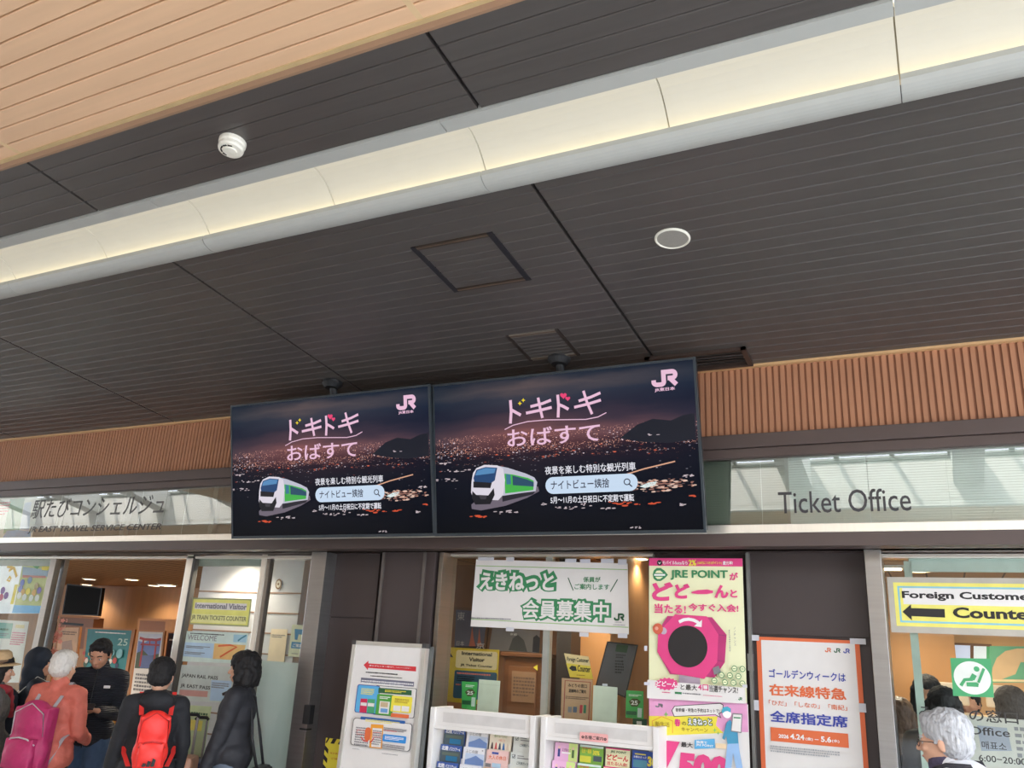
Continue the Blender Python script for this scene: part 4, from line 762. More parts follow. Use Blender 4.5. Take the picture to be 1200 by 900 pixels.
S.rrect('yellow_box', I_y, 460.4, 815, 482.4, 836, rad=.08); S.rows('box_lettering', M('ink_ochre', (160, 130, 40)), 464, 818, 480, 825, 3, 5); S.rect('box_picture', paper, 462.3, 826.5, 470, 833.5); S.rect('box_picture', paper, 472, 827.2, 480, 834.3); S.poly('orange_bar', I_or, [(459.4, 835.7), (480.4, 837.8), (480, 842), (459, 840)])
S.rrect('outline_box', I_k, 415.6, 841, 481.5, 881, rad=.12); S.rrect('outline_box', paper, 416.2, 841.6, 480.8, 880.4, rad=.12); S.rrect('navy_bar', M('ink_deep_blue', (34, 90, 160)), 424, 839.5, 476, 848.4, rad=.4); S.rows('bar_lettering', I_y, 430, 842, 470, 847.5, 2, 6)
S.rows('box_lettering', I_gy, 419, 851, 432, 875, 8, 3); S.poly('orange_frame', M('ink_amber', (236, 160, 50)), [(436.5, 848.5), (451, 849.5), (449.2, 877.4), (434.4, 876)]); S.poly('orange_frame', paper, [(438.4, 853), (449.4, 853.8), (447.6, 876), (436.6, 875)]); S.rows('box_lettering', I_gy, 439, 855, 448, 874, 7, 3); S.rrect('red_capsule', I_or, 430.3, 852, 435.2, 868.5, rad=.45); S.stroke('red_arrow', I_r, [(425, 863.5), (428, 868), (433, 869)], 1); S.stroke('red_arrow', I_r, [(440, 865), (437, 869), (435, 869.5)], 1); S.stroke('red_frame', I_r, [(420.5, 855.5), (430, 856), (429.5, 860.8), (420, 860), (420.5, 855.5)], .4); S.stroke('red_frame', I_r, [(439, 858), (448, 858.6), (447.5, 864), (438.4, 863.4), (439, 858)], .4)
S.rows('box_lettering', I_gy, 452, 852, 478, 859, 3, 6); S.rows('box_lettering', I_r, 452, 855, 470, 858.4, 1, 5); S.rrect('blue_box', M('ink_azure', (50, 140, 214)), 451, 860, 477.5, 871.5, rad=.18); S.rows('box_lettering', I_w, 453.5, 862, 475, 869, 3, 2); S.rows('box_lettering', I_gy, 450, 871, 476.5, 879, 3, 9); S.rows('small_print', I_gy, 415.6, 876.5, 424, 878.5, 1, 1); S.rows('small_print', I_gy, 450, 882, 476, 884.5, 1, 2); S.done()
# ------------------------------------------------------------------ brochure racks under the middle window
rw = M('rack_white', (226, 222, 218), .45, 0, .02); rgrey = M('rack_inside', (150, 146, 144), .6)
YK = D * 1.0
def rack(label, u0, u1, v0, sign_txt=None):
    a = at(u0, v0, YK); b = at(u1, v0 + (u1 - u0) * .088, YK); w_ = b.x - a.x; zt = a.z
    T = thing('brochure_rack', label, 'brochure rack', ((a.x + b.x) / 2, YK, 0), 'brochure racks')
    for x in (a.x, b.x - .035):
        mb = MB(); mb.b2((x, YK - .02, 0), (x + .035, YK + .22, zt), .004); mb.build('side_panel', rw, T)
    mb = MB(); mb.b2((a.x + .035, YK + .0, zt - .125), (b.x - .035, YK + .03, zt), .003); mb.b2((a.x + .035, YK - .012, zt - .128), (b.x - .035, YK + .03, zt - .105), .003); mb.build('header_board', rw, T)
    mb = MB(); mb.b2((a.x + .09, YK - .004, zt - .085), (b.x - .075, YK + .001, zt - .025)); mb.build('header_strip', M('strip_grey', (206, 202, 198), .5), T)
    mb = MB(); mb.b2((a.x + .035, YK + .19, 0), (b.x - .035, YK + .21, zt - .05)); mb.build('back_panel', rgrey, T)
    mb = MB(); mb.b2((a.x + .01, YK - .02, 0), (b.x - .01, YK + .2, .08)); mb.build('base', rw, T)
    return T, a.x + .037, b.x - .04, zt
def shelf(T, xa, xb, zt, k, y):
    z = zt - .128 - k * .1 - .2
    mb = MB(); mb.b2((xa - .01, y - .012, z - .012), (xb + .01, y + .06, z)); mb.b2((xa - .01, y - .016, z - .01), (xb + .01, y - .012, z + .03)); mb.build('shelf', M('clear_shelf', (200, 200, 200), .2), T)
def brochure(kind, x, y, z, wd, label, group):
    hgt = .2; S = Sheet('brochure', label, 'brochure', Vector((x, y, z - hgt)), (1, 0, 0), (0, .10, 1), group=group)
    q = lambda part, m, x0, y0, x1, y1: S.polyl(part, m, [(x0 * wd, hgt - y0 * .1), (x1 * wd, hgt - y0 * .1), (x1 * wd, hgt - y1 * .1), (x0 * wd, hgt - y1 * .1)])
    t = lambda part, m, s_, x0, y0, x1, y1, bo=.02: S.text(part, m, s_, x0 * wd, hgt - y0 * .1, x1 * wd, hgt - y1 * .1, bold=bo, local=True)
    base = {'blue': (60, 90, 160), 'white': (226, 226, 230), 'cream': (230, 220, 200), 'rose': (232, 196, 190), 'beige': (216, 190, 150), 'check': (214, 218, 214), 'yellow': (226, 206, 90), 'pink': (230, 180, 214), 'green': (128, 176, 76), 'jre': (234, 230, 190), 'thirty': (50, 84, 170)}[kind]
    S.polyl('pages', M('brochure_' + kind, base, .4, 0, .02), [(0, 0), (wd, 0), (wd, hgt), (0, hgt)], thick=.012); gy, dk = M('ink_grey', (128, 126, 130)), M('ink_dusk', (70, 84, 92))
    if kind == 'blue':
        q('cover_picture', dk, 0, .34, 1, 1.9); q('cover_picture', M('ink_moss', (92, 104, 92)), .1, .45, .9, .62); q('cover_picture', M('ink_lagoon', (30, 110, 150)), .3, .65, .85, .95); t('lettering', I_w, '北陸', .06, .08, .38, .34, .03); t('lettering', I_w, 'バスツアー4', .42, .12, .95, .34, .02)
    elif kind == 'white':
        q('cover_picture', M('ink_sky2', (190, 204, 226)), .12, .35, 1, 1.1); S.polyl('cover_picture', M('ink_peak', (110, 136, 186)), [(wd * .12, hgt - .075), (wd * .4, hgt - .06), (wd * .62, hgt - .045), (wd * .85, hgt - .062), (wd, hgt - .07), (wd, hgt - .1), (wd * .12, hgt - .1)]); t('lettering', gy, 'ふじの旅', .12, .14, .7, .34, .0); q('spine_mark', gy, .88, .1, .94, .16)
    elif kind == 'cream':
        t('lettering', M('ink_leafy', (140, 160, 110)), '春のおでかけ', .2, .12, .8, .3, .01); t('lettering', I_or, 'へ行こう', .42, .36, .7, .52, .01)
        for i, c in enumerate(((80, 60, 60), (206, 90, 90), (70, 70, 90), (60, 110, 170), (220, 200, 180))): 
            S.polyl('cover_picture', M('ink_fig%d' % i, c), [(wd * (.08 + .18 * i), hgt - .098), (wd * (.2 + .18 * i), hgt - .098), (wd * (.17 + .18 * i), hgt - .066), (wd * (.14 + .18 * i), hgt - .056), (wd * (.11 + .18 * i), hgt - .066)])
    elif kind == 'rose':
        t('lettering', I_or, '大人の休日', .1, .3, .9, .55, .02); S.polyl('lettering', I_b, [(wd * .25, hgt - .012), (wd * .55, hgt - .012), (wd * .55, hgt - .024), (wd * .25, hgt - .024)]); q('cover_picture', M('ink_powder', (176, 204, 226)), .3, .75, .7, 1.0); q('cover_picture', gy, 0, .8, .25, 1.0)
    elif kind == 'beige': q('cover_picture', M('ink_sand', (222, 206, 160)), .1, .1, .5, .5); q('cover_picture', M('ink_clay', (180, 140, 100)), .55, .1, .9, .5)
    elif kind == 'check':
        S.polyl('tick_box', dk, [(wd * .07, hgt - .012), (wd * .21, hgt - .012), (wd * .21, hgt - .034), (wd * .07, hgt - .034)]); S.polyl('tick_box', M('brochure_check', base), [(wd * .085, hgt - .0145), (wd * .195, hgt - .0145), (wd * .195, hgt - .0315), (wd * .085, hgt - .0315)])
        S.polyl('tick_mark', dk, [(wd * .1, hgt - .022), (wd * .13, hgt - .027), (wd * .2, hgt - .014), (wd * .215, hgt - .017), (wd * .133, hgt - .0315), (wd * .09, hgt - .025)]); t('lettering', dk, 'ご利用ガイド', .3, .5, .85, .68, .015); q('lettering', gy, .32, .16, .6, .2); q('lettering', gy, .32, .28, .85, .33)
    elif kind == 'pink':
        q('cover_field', M('ink_lime', (206, 226, 140)), .62, 0, 1, 1); t('lettering', M('ink_wine', (130, 70, 110)), 'えきねっと', .34, .3, .72, .48, .02); q('lettering', I_w, .33, .52, .7, .6)
        for xx, c in ((.2, (50, 60, 130)), (.82, (80, 110, 60))): q('cover_picture', M('ink_b%d' % int(xx * 100), c), xx - .05, .35, xx + .05, .8); S.polyl('cover_picture', M('ink_face', (236, 200, 180)), [(wd * (xx + .05 * math.cos(i)), hgt - .028 + .009 * math.sin(i)) for i in (0, 1, 2, 3, 4, 5)])
    elif kind == 'green':
        q('cover_band', M('ink_mint', (206, 224, 216)), 0, 0, 1, .12); t('lettering', I_y, '仙台・福島', .08, .2, .5, .45, .02); t('lettering', I_y, '30%', .56, .25, .85, .5, .03); t('lettering', I_r, '新幹線', .1, .12, .5, .2, .01); q('cover_picture', dk, .6, .55, .95, .85); q('cover_picture', M('ink_citron', (214, 210, 70)), .03, .6, .5, .95)
    elif kind == 'jre':
        q('cover_band', I_pk, 0, 0, 1, .07); t('lettering', I_dg, 'JRE POINT', .2, .14, .86, .3, .02); t('lettering', I_r, 'どどーん', .06, .36, .95, .68, .04); t('lettering', I_r, '当たる!入会!', .08, .74, .92, .95, .02)
    elif kind == 'thirty':
        t('lettering', I_y, '30', .62, .25, 1.0, .8, .05); q('lettering', I_y, .1, .16, .55, .22); t('lettering', I_w, 'お得なきっぷ', .06, .28, .58, .4, .02); q('cover_picture', M('ink_teal3', (80, 140, 160)), .05, .5, .6, .9); q('cover_picture', I_r, .9, .85, 1, .98)
    elif kind == 'yellow': t('lettering', dk, 'やさしい', .1, .1, .9, .4, .02)
    S.done()
T1, xa, xb, zt = rack('left white brochure rack below the middle window, next to the notice board', 506.5, 629, 828.2)
rows_ = ['top', 'second', 'third']
words = {'blue': 'blue mountain lake', 'white': 'white and blue mountain', 'cream': 'cream spring outing', 'rose': 'pale pink holiday', 'beige': 'beige sand coloured', 'check': 'pale grey guide with tick box', 'yellow': 'yellow', 'pink': 'pink and lime', 'green': 'green discount', 'jre': 'cream and red points', 'thirty': 'blue brochure with yellow number'}
def fill(T, xa, xb, zt, kinds, side, dz=0.0):
    n = 4; p = (xb - xa) / n
    for k in range(3):
        y = YK + .09 - k * .035
        shelf(T, xa, xb, zt - dz, k, y)
        for c in range(n):
            kd = kinds[k][c]; nm = words[kd] + ('' if 'brochure' in words[kd] else ' brochure')
            brochure(kd, xa + c * p + .008, y, zt - .125 - dz - k * .1, p - .016, '%s in the %s row of the %s rack' % (nm, rows_[k], side), 'brochures in the %s rack' % side)
fill(T1, xa, xb, zt, [['blue', 'white', 'cream', 'check'], ['blue', 'white', 'rose', 'check'], ['blue', 'white', 'beige', 'yellow']], 'left')
T2, xa, xb, zt = rack('right white brochure rack with a pink card, behind the tall posters', 635.5, 773, 839.8)
fill(T2, xa, xb, zt, [['pink', 'green', 'jre', 'thirty']] * 3, 'right', .02)
S = Sheet('rack_card', 'small pink card with flowers clipped to the right brochure rack', 'card', at(680, 873, YK - .02)); S.lay = 2
S.rrect('card', M('card_rose', (232, 170, 166), .5), 679.5, 857.5, 712.5, 871, rad=.15); S.text('lettering', I_k, '✿各種ご案内✿', 681.5, 861, 711, 868.5, bold=.015); S.done()
# ------------------------------------------------------------------ things standing inside the middle window
def plain(name, label, cat, Y, quad, mat, **k):
    S = facing(name, label, cat, Y, *quad[3], **k); S.poly('sheet', mat, quad, thick=.004); return S
YI = YG + .06
S = plain('leaflet', 'green leaflet with a number 25 badge, left half of the middle window', 'leaflet', YI, [(541.5, 798.5), (559.5, 799.5), (557, 833), (541, 830)], M('leaf_green', (70, 170, 84)))
S.poly('badge', M('ink_olive', (70, 74, 30)), [(545, 811), (549, 807.5), (554, 807.8), (557, 811.5), (553, 816), (548, 815.8)]); S.text('badge_lettering', I_w, '25', 547.5, 809.5, 554.5, 814.5, bold=.03); S.rows('lettering', I_w, 546, 802, 556, 806, 2, 3); S.poly('foot_band', M('ink_pine', (30, 90, 54)), [(542, 820.5), (552, 821), (551.5, 826), (541.8, 825.4)]); S.poly('picture', M('ink_mint', (206, 224, 216)), [(553, 817), (557.5, 817.5), (556.5, 828), (552.4, 827.6)]); S.done()
S = plain('paper_sheet', 'blank pale paper standing beside the green leaflet in the left half window', 'paper', YI - .01, [(561.5, 796), (586, 798), (583.5, 837), (558.8, 834)], M('paper_back', (206, 212, 194), .7)); S.poly('fold', M('paper_back2', (196, 202, 184), .7), [(561.4, 801), (585.6, 803), (585.5, 804), (561.3, 802)]); S.done()
S = plain('notice_sheet', 'yellow framed notice for overseas visitors inside the left half window', 'notice', YI + .35, [(527, 758.5), (585, 761.5), (581, 827), (521.5, 822)], M('board_yellow', (206, 172, 50)))
S.rrect('heading_field', M('ink_buff', (222, 196, 150)), 535, 761.5, 582, 785.5, rad=.14); S.rrect('blue_field', M('ink_petrol', (58, 90, 112)), 533, 785, 581, 822, rad=.08); S.text('heading_lettering', I_k, 'International', 541.5, 763, 576.5, 769.5, bold=.03); S.text('heading_lettering', I_k, 'Visitor', 550, 770.2, 568, 776, bold=.03); S.text('heading_lettering', I_k, 'JR Ticket Counter', 540, 777.5, 577.5, 783.5, bold=.03)
S.rows('lettering', M('ink_coral', (220, 110, 90)), 536, 787, 578, 793, 1, 3); S.rows('lettering', I_k, 536, 791, 556, 800, 3, 3); S.rows('lettering', M('ink_coral', (220, 110, 90)), 534.5, 800.5, 541, 804, 1, 3); S.poly('arrow', I_k, [(527, 763), (531.5, 770.5), (526, 769)]); S.done()
S = plain('leaflet', 'green leaflet with a number 25 badge, right half of the middle window', 'leaflet', YI, [(734, 809), (754, 810), (754, 843), (733, 841)], M('leaf_green', (70, 170, 84)))
S.poly('badge', M('ink_olive', (70, 74, 30)), [(737, 822), (741, 818.5), (747, 818.8), (751, 822.5), (747, 828), (740, 827.8)]); S.text('badge_lettering', I_w, '25', 739.5, 820.5, 747.5, 826.5, bold=.03); S.rows('lettering', I_w, 737, 813, 752, 817, 2, 3); S.poly('foot_band', M('ink_pine', (30, 90, 54)), [(734, 833), (746, 833.6), (746, 838), (733.8, 837.4)]); S.poly('picture', M('ink_mint', (206, 224, 216)), [(747.5, 829.5), (752.5, 830), (752, 841), (747, 840.5)]); S.done()
S = plain('leaflet', 'dark green leaflet with a pale square, low behind the right rack', 'leaflet', YI + .03, [(741.5, 842), (758, 842.5), (758, 862), (741, 861)], M('leaf_dark', (30, 84, 60))); S.poly('picture', paper, [(746, 845), (752, 845.5), (752, 850), (746, 849.5)]); S.done()
S = plain('paper_sheet', 'blank pale paper standing in the right half of the middle window', 'paper', YI - .01, [(695.5, 803), (723.5, 805.5), (722.5, 848), (694, 846)], M('paper_back', (206, 212, 194), .7)); S.rect('tape', tape, 706, 801, 712, 804); S.done()
S = plain('notice_sheet', 'brown paper notice with a red edge inside the right half window', 'notice', YI + .04, [(658.5, 794.5), (694.5, 797), (691.5, 846), (657, 843)], M('board_brown_paper', (188, 150, 116))); S.stroke('red_edge', M('ink_brick2', (150, 70, 60)), [(660.5, 843), (662.3, 797.5), (692, 799.5), (689.8, 845)], 1.2)
S.text('heading_lettering', I_k, 'みどりの窓口', 666, 800.5, 688, 806.5, bold=.02); S.text('heading_lettering', I_k, '混雑時のご案内', 666.5, 807, 687, 813, bold=.02); S.rows('lettering', M('ink_umber', (110, 84, 70)), 663, 815, 690, 821, 2, 3); S.poly('picture', I_gy, [(666, 828), (670.5, 828.3), (670, 835), (665.6, 834.6)]); S.poly('picture', M('ink_slate2', (90, 100, 120)), [(672, 828), (676.5, 828.4), (676, 835), (671.6, 834.8)])
for (u, c) in ((680, (180, 50, 60)), (684.5, (60, 120, 90))): S.poly('picture', M('ink_bar%d' % u, c), [(u, 826), (u + 3, 826.2), (u + 2.4, 836), (u - .6, 835.6)])
S.done()
S = plain('window_sign', 'small tilted cream and yellow arrow sign inside the right half window', 'sign', YI + .12, [(661, 765.5), (689.5, 769.5), (695, 796), (668, 793.5)], M('sign_buff', (226, 200, 150))); S.poly('yellow_field', M('ink_gold3', (222, 196, 70)), [(663.5, 777), (692, 780.5), (695, 796), (668, 793.5)]); S.text('lettering', I_k, 'Foreign Customer', 664.5, 770, 690, 777.8, bold=.03, rot=-.03); S.text('lettering', I_k, 'Counter', 677, 779.5, 692, 788, bold=.025, rot=-.03); S.poly('arrow', I_k, [(667, 783), (670, 780), (675, 781), (676, 786), (671, 786.3)]); S.rows('lettering', M('ink_ochre', (160, 130, 40)), 676, 790, 690, 793, 1, 2); S.done()
S = plain('menu_board', 'slanted dark slate board with small print behind the right half window', 'board', YI + .2, [(711.5, 751.5), (747.8, 755.7), (733, 818), (698, 803)], M('board_black', (30, 30, 34))); S.poly('slate', M('board_slate', (84, 84, 90), .3), [(712.5, 753), (746.3, 757), (732, 816), (699.6, 802.2)]); S.poly('green_field', M('ink_fir', (40, 70, 44)), [(723, 754.8), (736.5, 756.3), (734.5, 765), (721, 763.5)]); S.rows('lettering', I_k, 722, 766, 733, 772, 2, 3); S.rows('lettering', I_k, 721, 773, 731, 790, 5, 4)
S.poly('reflection_streak', M('ink_taupe', (134, 120, 106)), [(703, 787), (714, 795), (731, 810), (730.5, 813), (715, 803), (702, 791)]) if False else None
S.done()
S = facing('framed_poster', 'framed poster of a red lattice tower at dusk in the middle room', 'poster', YG + 1.4, 550, 740); S.poly('frame', M('frame_walnut', (110, 76, 50)), [(531, 711), (574, 714), (568, 765), (528, 763)], thick=.03); S.poly('picture', M('dusk_blue', (92, 92, 110)), [(534.5, 714.5), (571.5, 717), (566, 762), (532.5, 761)])
tw = M('tower_red', (176, 96, 76)); S.poly('picture_tower', tw, [(553.5, 734), (555, 748), (557.5, 758), (549.5, 757.5), (551.5, 748)]); S.poly('picture_tower', tw, [(562, 736), (563, 750), (565.5, 759), (558.8, 758.5), (560.3, 750)]); S.poly('picture_town', M('dusk_town', (54, 48, 56)), [(533, 757), (566.5, 757.5), (566, 762), (532.5, 761)]); S.text('lettering', M('ink_fog', (186, 180, 180)), '東', 536.5, 717, 544.5, 727, bold=.0); S.text('lettering', M('ink_fog', (186, 180, 180)), '京', 558.5, 753, 568, 760.5, bold=.01); S.text('lettering', M('ink_fog', (186, 180, 180)), '日本', 535.5, 751, 544, 757, bold=.0); S.done()
S = facing('framed_poster', 'grey blue landscape poster beside the tower poster in the middle room', 'poster', YG + 1.4, 605, 750); S.poly('frame', M('frame_walnut', (110, 76, 50)), [(574.5, 735), (637, 738), (634, 768), (571, 765)], thick=.03); S.poly('picture', M('haze_grey', (126, 122, 124)), [(577, 736), (633, 739), (631, 765), (573, 762)]); S.poly('picture', M('haze_hill', (78, 80, 82)), [(596, 762), (601, 748), (607, 744), (614, 750), (618, 764)]); S.poly('picture', M('haze_coat', (40, 42, 52)), [(625, 747), (629, 744), (633, 748), (632, 765), (624, 764)]); S.text('lettering', I_w, '京都', 598, 742, 606, 744.8, bold=0); S.done()
a, b = at(591, 764, YG + .8), at(634, 838, YG + .8); cb = M('cabinet_wood', (110, 70, 44), .4, 0, .15, (3, 3, 20)); T = thing('counter_cabinet', 'dark brown wooden counter cabinet behind the left half window', 'cabinet', ((a.x + b.x) / 2, YG + 1, 0))
mb = MB(); mb.b2((a.x, YG + .8, 0), (b.x, YG + 1.25, a.z - .03), .01); mb.build('body', cb, T); mb = MB(); mb.b2((a.x - .02, YG + .78, a.z - .03), (b.x + .02, YG + 1.27, a.z), .006); mb.build('top', cb, T); mb = MB(); mb.b2((a.x + .05, YG + .79, .1), (b.x - .05, YG + .802, a.z - .1), .004); mb.build('door', M('cabinet_wood2', (122, 80, 52), .4, 0, .15, (3, 3, 20)), T)
S = facing('notice_sheet', 'faded notice on the dark wooden cabinet behind the left half window', 'notice', YG + .785, 610, 800); S.poly('sheet', M('notice_dim', (150, 116, 90)), [(600, 786), (628, 788), (626, 824), (599, 822)], thick=.002); S.rows('lettering', M('ink_umber', (110, 84, 70)), 602, 792, 626, 818, 6, 3); S.poly('mark', I_y, [(625, 782), (630, 779), (630, 786)]); S.done()
# walls of the middle room
def wallpx(name, u0, u1, v, Y, mat, z1=ZI, dy=.1):
    a, b = at(u0, v, Y).x, at(u1, v, Y).x; mb = MB(); mb.b2((a, Y, 0), (b, Y + dy, z1)); return struct(name, mb, mat)
wallpx('wall_middle', 500, 655, 740, YG + 1.45, M('brown_inner_wall', (128, 88, 58), .6, 0, .1, (4, 4, .8)))
wallpx('wall_middle', 651, 668, 790, YG + .9, M('dark_inner_post', (40, 34, 32), .5), dy=.2)
wallpx('wall_middle', 666, 800, 740, YG + 1.2, wall_wood)
mb = MB(); a = at(742, 700, YG + 1.0); mb.b2((a.x, YG + .5, 0), (a.x + .08, YG + 1.2, ZI)); struct('wall_middle', mb, wall_wood)
# right room
wallpx('wall_inner_right', 1020, 1117, 740, YG + 2.2, wall_wood); wallpx('wall_inner_right', 1108, 1300, 740, YG + 3.3, M('honey_wall', (196, 150, 98), .6, 0, .08, (4, 4, .6)))
S = facing('bright_panel', 'pale blue lit panel on the back wall behind the green seat sign', 'panel', YG + 3.25, 1125, 765); S.poly('frame', M('frame_walnut', (110, 76, 50)), [(1111, 753), (1139, 754), (1139, 775), (1111, 774)], thick=.03); S.poly('panel', M('lit_pale', (196, 206, 232), .5, 0, .02, emit=.35), [(1113, 755.5), (1137, 756.5), (1137, 773), (1113, 772)]); S.done()
S = facing('bright_panel', 'pale lit panel with a green edge on the back wall, right of the blue panel', 'panel', YG + 3.25, 1160, 765); S.poly('frame', M('frame_walnut', (110, 76, 50)), [(1139, 754), (1162, 755), (1162, 776), (1139, 775)], thick=.03); S.poly('panel', M('lit_pale2', (206, 216, 222), .5, 0, .02, emit=.35), [(1141, 757), (1156, 757.5), (1156, 774), (1141, 773)]); S.poly('green_edge', M('ink_seat_green', (70, 160, 104)), [(1156, 757.5), (1161, 758), (1161, 775), (1156, 774)]); S.done()
S = facing('counter_screen', 'curved green and tan counter screen at the right edge inside the window', 'screen', YG + 2.0, 1190, 780); S.poly('green_field', M('screen_green', (96, 160, 120)), [(1160, 757), (1240, 758), (1240, 800), (1160, 800)], thick=.03); S.poly('tan_field', M('screen_tan', (206, 170, 124)), [(1162, 797), (1163, 783), (1168, 771), (1178, 763), (1192, 760), (1240, 760), (1240, 800), (1162, 798)]); S.poly('rail', M('screen_rail', (226, 200, 150)), [(1160, 796), (1240, 797.5), (1240, 800), (1160, 798.5)]); S.poly('green_field', M('screen_green', (96, 160, 120)), [(1174, 796), (1190, 790), (1196, 776), (1240, 776), (1240, 797)]) ; S.done()
a, b = at(1100, 838, YG + 1.5), at(1260, 850, YG + 1.5); T = thing('service_counter', 'pale wooden service counter inside the right window', 'counter', ((a.x + b.x) / 2, YG + 1.7, 0)); mb = MB(); mb.b2((a.x, YG + 1.5, 0), (b.x + 1, YG + 1.55, a.z - .03)); mb.build('front_panel', M('counter_front', (196, 190, 176), .5), T); mb = MB(); mb.b2((a.x - .02, YG + 1.45, a.z - .03), (b.x + 1, YG + 2.1, a.z), .006); mb.build('worktop', M('counter_top', (226, 200, 150), .4), T)
for i, (u, lab) in enumerate(((1118, 'beige desk monitor seen from behind on the counter, left one'), (1175, 'beige desk monitor seen from behind on the counter, right one'))):
    c = at(u, 826, YG + 1.8); T = thing('desk_monitor', lab, 'monitor', (c.x, YG + 1.8, a.z), 'counter monitors'); bm_ = M('monitor_beige', (190, 176, 156), .5)
    mb = MB(); mb.box((c.x, YG + 1.8, a.z + .14), (.2, .05, .15), None, .01); mb.build('monitor_case', bm_, T); mb = MB(); mb.box((c.x, YG + 1.82, a.z + .05), (.05, .04, .1)); mb.build('stand', bm_, T); mb = MB(); mb.box((c.x, YG + 1.82, a.z + .008), (.2, .15, .016)); mb.build('foot', bm_, T)
S = facing('price_board', 'grey and blue price sheet low on the right window behind the opening hours', 'board', YG + .4, 1170, 870); S.poly('sheet', M('price_grey', (190, 186, 176)), [(1104, 836), (1230, 846), (1230, 930), (1104, 930)], thick=.004); S.poly('blue_field', M('price_blue', (150, 154, 166)), [(1145, 850), (1180, 853), (1186, 880), (1150, 880)]); S.rows('lettering', I_gy, 1188, 850, 1226, 900, 6, 3); S.rows('lettering', I_gy, 1110, 845, 1140, 880, 5, 4); S.done()  # grey and blue stand for a blurred reflection, painted on the board
# ------------------------------------------------------------------ travel centre interior, seen through the open door
YT = 8.6
S = facing('wall_display', 'large switched-off black display high on the wood wall inside the doorway', 'display', YT + 1.2, 98, 700); S.poly('bezel', M('display_bezel', (22, 20, 20), .5), [(78.5, 684), (120, 689), (115, 722), (72.5, 720)], thick=.06); S.poly('panel', M('display_off', (12, 11, 11), .6, spec=.1), [(79.5, 685.5), (118.5, 690), (113.8, 720.6), (74, 718.8)]); S.done()
S = facing('wall_cabinet', 'brown wall cabinet with a dark slot under the black display', 'cabinet', YT + 1.2, 90, 730); S.poly('body', M('cab_brown', (138, 84, 46), .5, 0, .1, (4, 4, 1)), [(71, 722), (110, 724), (106, 760), (64, 760)], thick=.2); S.poly('slot', M('slot_black', (22, 16, 14)), [(73, 729), (98, 731), (97.6, 733.6), (72.5, 731.6)]); S.poly('cornice', M('cab_light', (176, 112, 62)), [(71, 720.5), (117, 723), (116.4, 725.6), (70.6, 723)]); S.done()
S = facing('interior_door', 'wooden door in a pale frame at the right inside the doorway', 'door', YT + 1.3, 185, 740); S.poly('frame', M('door_light', (200, 140, 80), .5), [(162, 724.5), (212, 726), (205, 860), (150, 860)], thick=.08); S.poly('leaf', M('door_brown', (150, 94, 54), .5, 0, .12, (5, 5, .8)), [(164, 727), (194, 728.5), (182, 860), (152, 860)]); S.done()
def easel(label, quad, Y, mat): 
    S = facing('poster_stand', label, 'poster', Y, *quad[3]); c = [((quad[0][0] + quad[2][0]) / 2, (quad[0][1] + quad[2][1]) / 2)]
    q2 = [(c[0][0] + (u - c[0][0]) * 1.13, c[0][1] + (v - c[0][1]) * 1.05) for u, v in quad]; S.poly('frame', M('easel_wood', (176, 112, 56), .5, 0, .12), q2, thick=.03); S.poly('sheet', mat, quad)
    for e in (0, 1): 
        p = S.P(*S.l(*q2[3 - e])); mb = MB(); mb.tube([p, Vector((p.x, Y + .05, .0))], .02, 6); mb.build('leg', M('easel_wood', (176, 112, 56), .5, 0, .12), S.T)
    return S
S = easel('peach notice on a wooden stand just inside the doorway', [(69, 735.5), (92.5, 735.5), (88.5, 771), (66, 771)], YT, M('ink_peach', (216, 176, 140))); S.rows('lettering', M('ink_umber', (110, 84, 70)), 73, 739, 89, 745, 2, 3); S.poly('picture', M('ink_bear', (170, 140, 124)), [(73, 752), (84, 750), (86, 768), (72, 768)]); S.done()
S = easel('large teal poster with the number 25 behind the man in black', [(103, 737), (154.5, 739), (144, 802), (97, 795)], YT, M('ink_sea_teal', (46, 130, 136))); S.rows('lettering', I_w, 112, 739.5, 150, 744, 1, 3); S.text('lettering', M('ink_foam', (190, 220, 216)), '25', 139, 748, 149, 757, bold=.01)
rnd = random.Random(5)
for i in range(34):
    u = 99 + rnd.random() * 40; v = 764 + rnd.random() * 30; S.disc('picture', M('ink_conf%d' % (i % 7), [(230, 220, 210), (190, 70, 60), (60, 90, 70), (220, 180, 90), (40, 60, 90), (200, 150, 130), (120, 180, 190)][i % 7]), u, v, 1.2 + rnd.random() * 1.3, n=9)
S.disc('picture', M('ink_conf6', (120, 180, 190)), 141.5, 766, 3.6); S.done()
S = easel('poster of a red shrine gate by a lake in the doorway', [(163, 740), (191, 741), (183, 815), (153, 815)], YT, paper); S.poly('picture', M('ink_lake_sky', (110, 130, 190)), [(163.5, 742), (189.8, 743), (184, 784), (158, 783)]); S.poly('picture', M('ink_cloud', (206, 212, 226)), [(163.5, 742), (189.8, 743), (188.6, 750), (178, 748), (170, 753), (162.5, 751)]); S.poly('picture', M('ink_shore', (70, 84, 60)), [(160.4, 765), (168, 762), (175, 769), (186.3, 766), (184, 784), (158, 783)]); S.poly('picture', M('ink_lake', (90, 104, 150)), [(167, 768), (180, 768), (178, 783), (164, 783)]); vm = M('ink_vermilion', (170, 46, 50))
S.stroke('picture_gate', vm, [(164, 747.5), (170, 749.3), (183, 750), (189, 749)], 2); S.stroke('picture_gate', vm, [(165, 755), (187, 756)], 1.4); S.stroke('picture_gate', vm, [(168.5, 750), (164, 781)], 2); S.stroke('picture_gate', vm, [(183.5, 750.5), (180, 783)], 2); S.stroke('picture_gate', vm, [(176.3, 750), (175.6, 756)], 1.2); S.rows('lettering', I_gy, 160, 788, 180, 812, 5, 3); S.done()
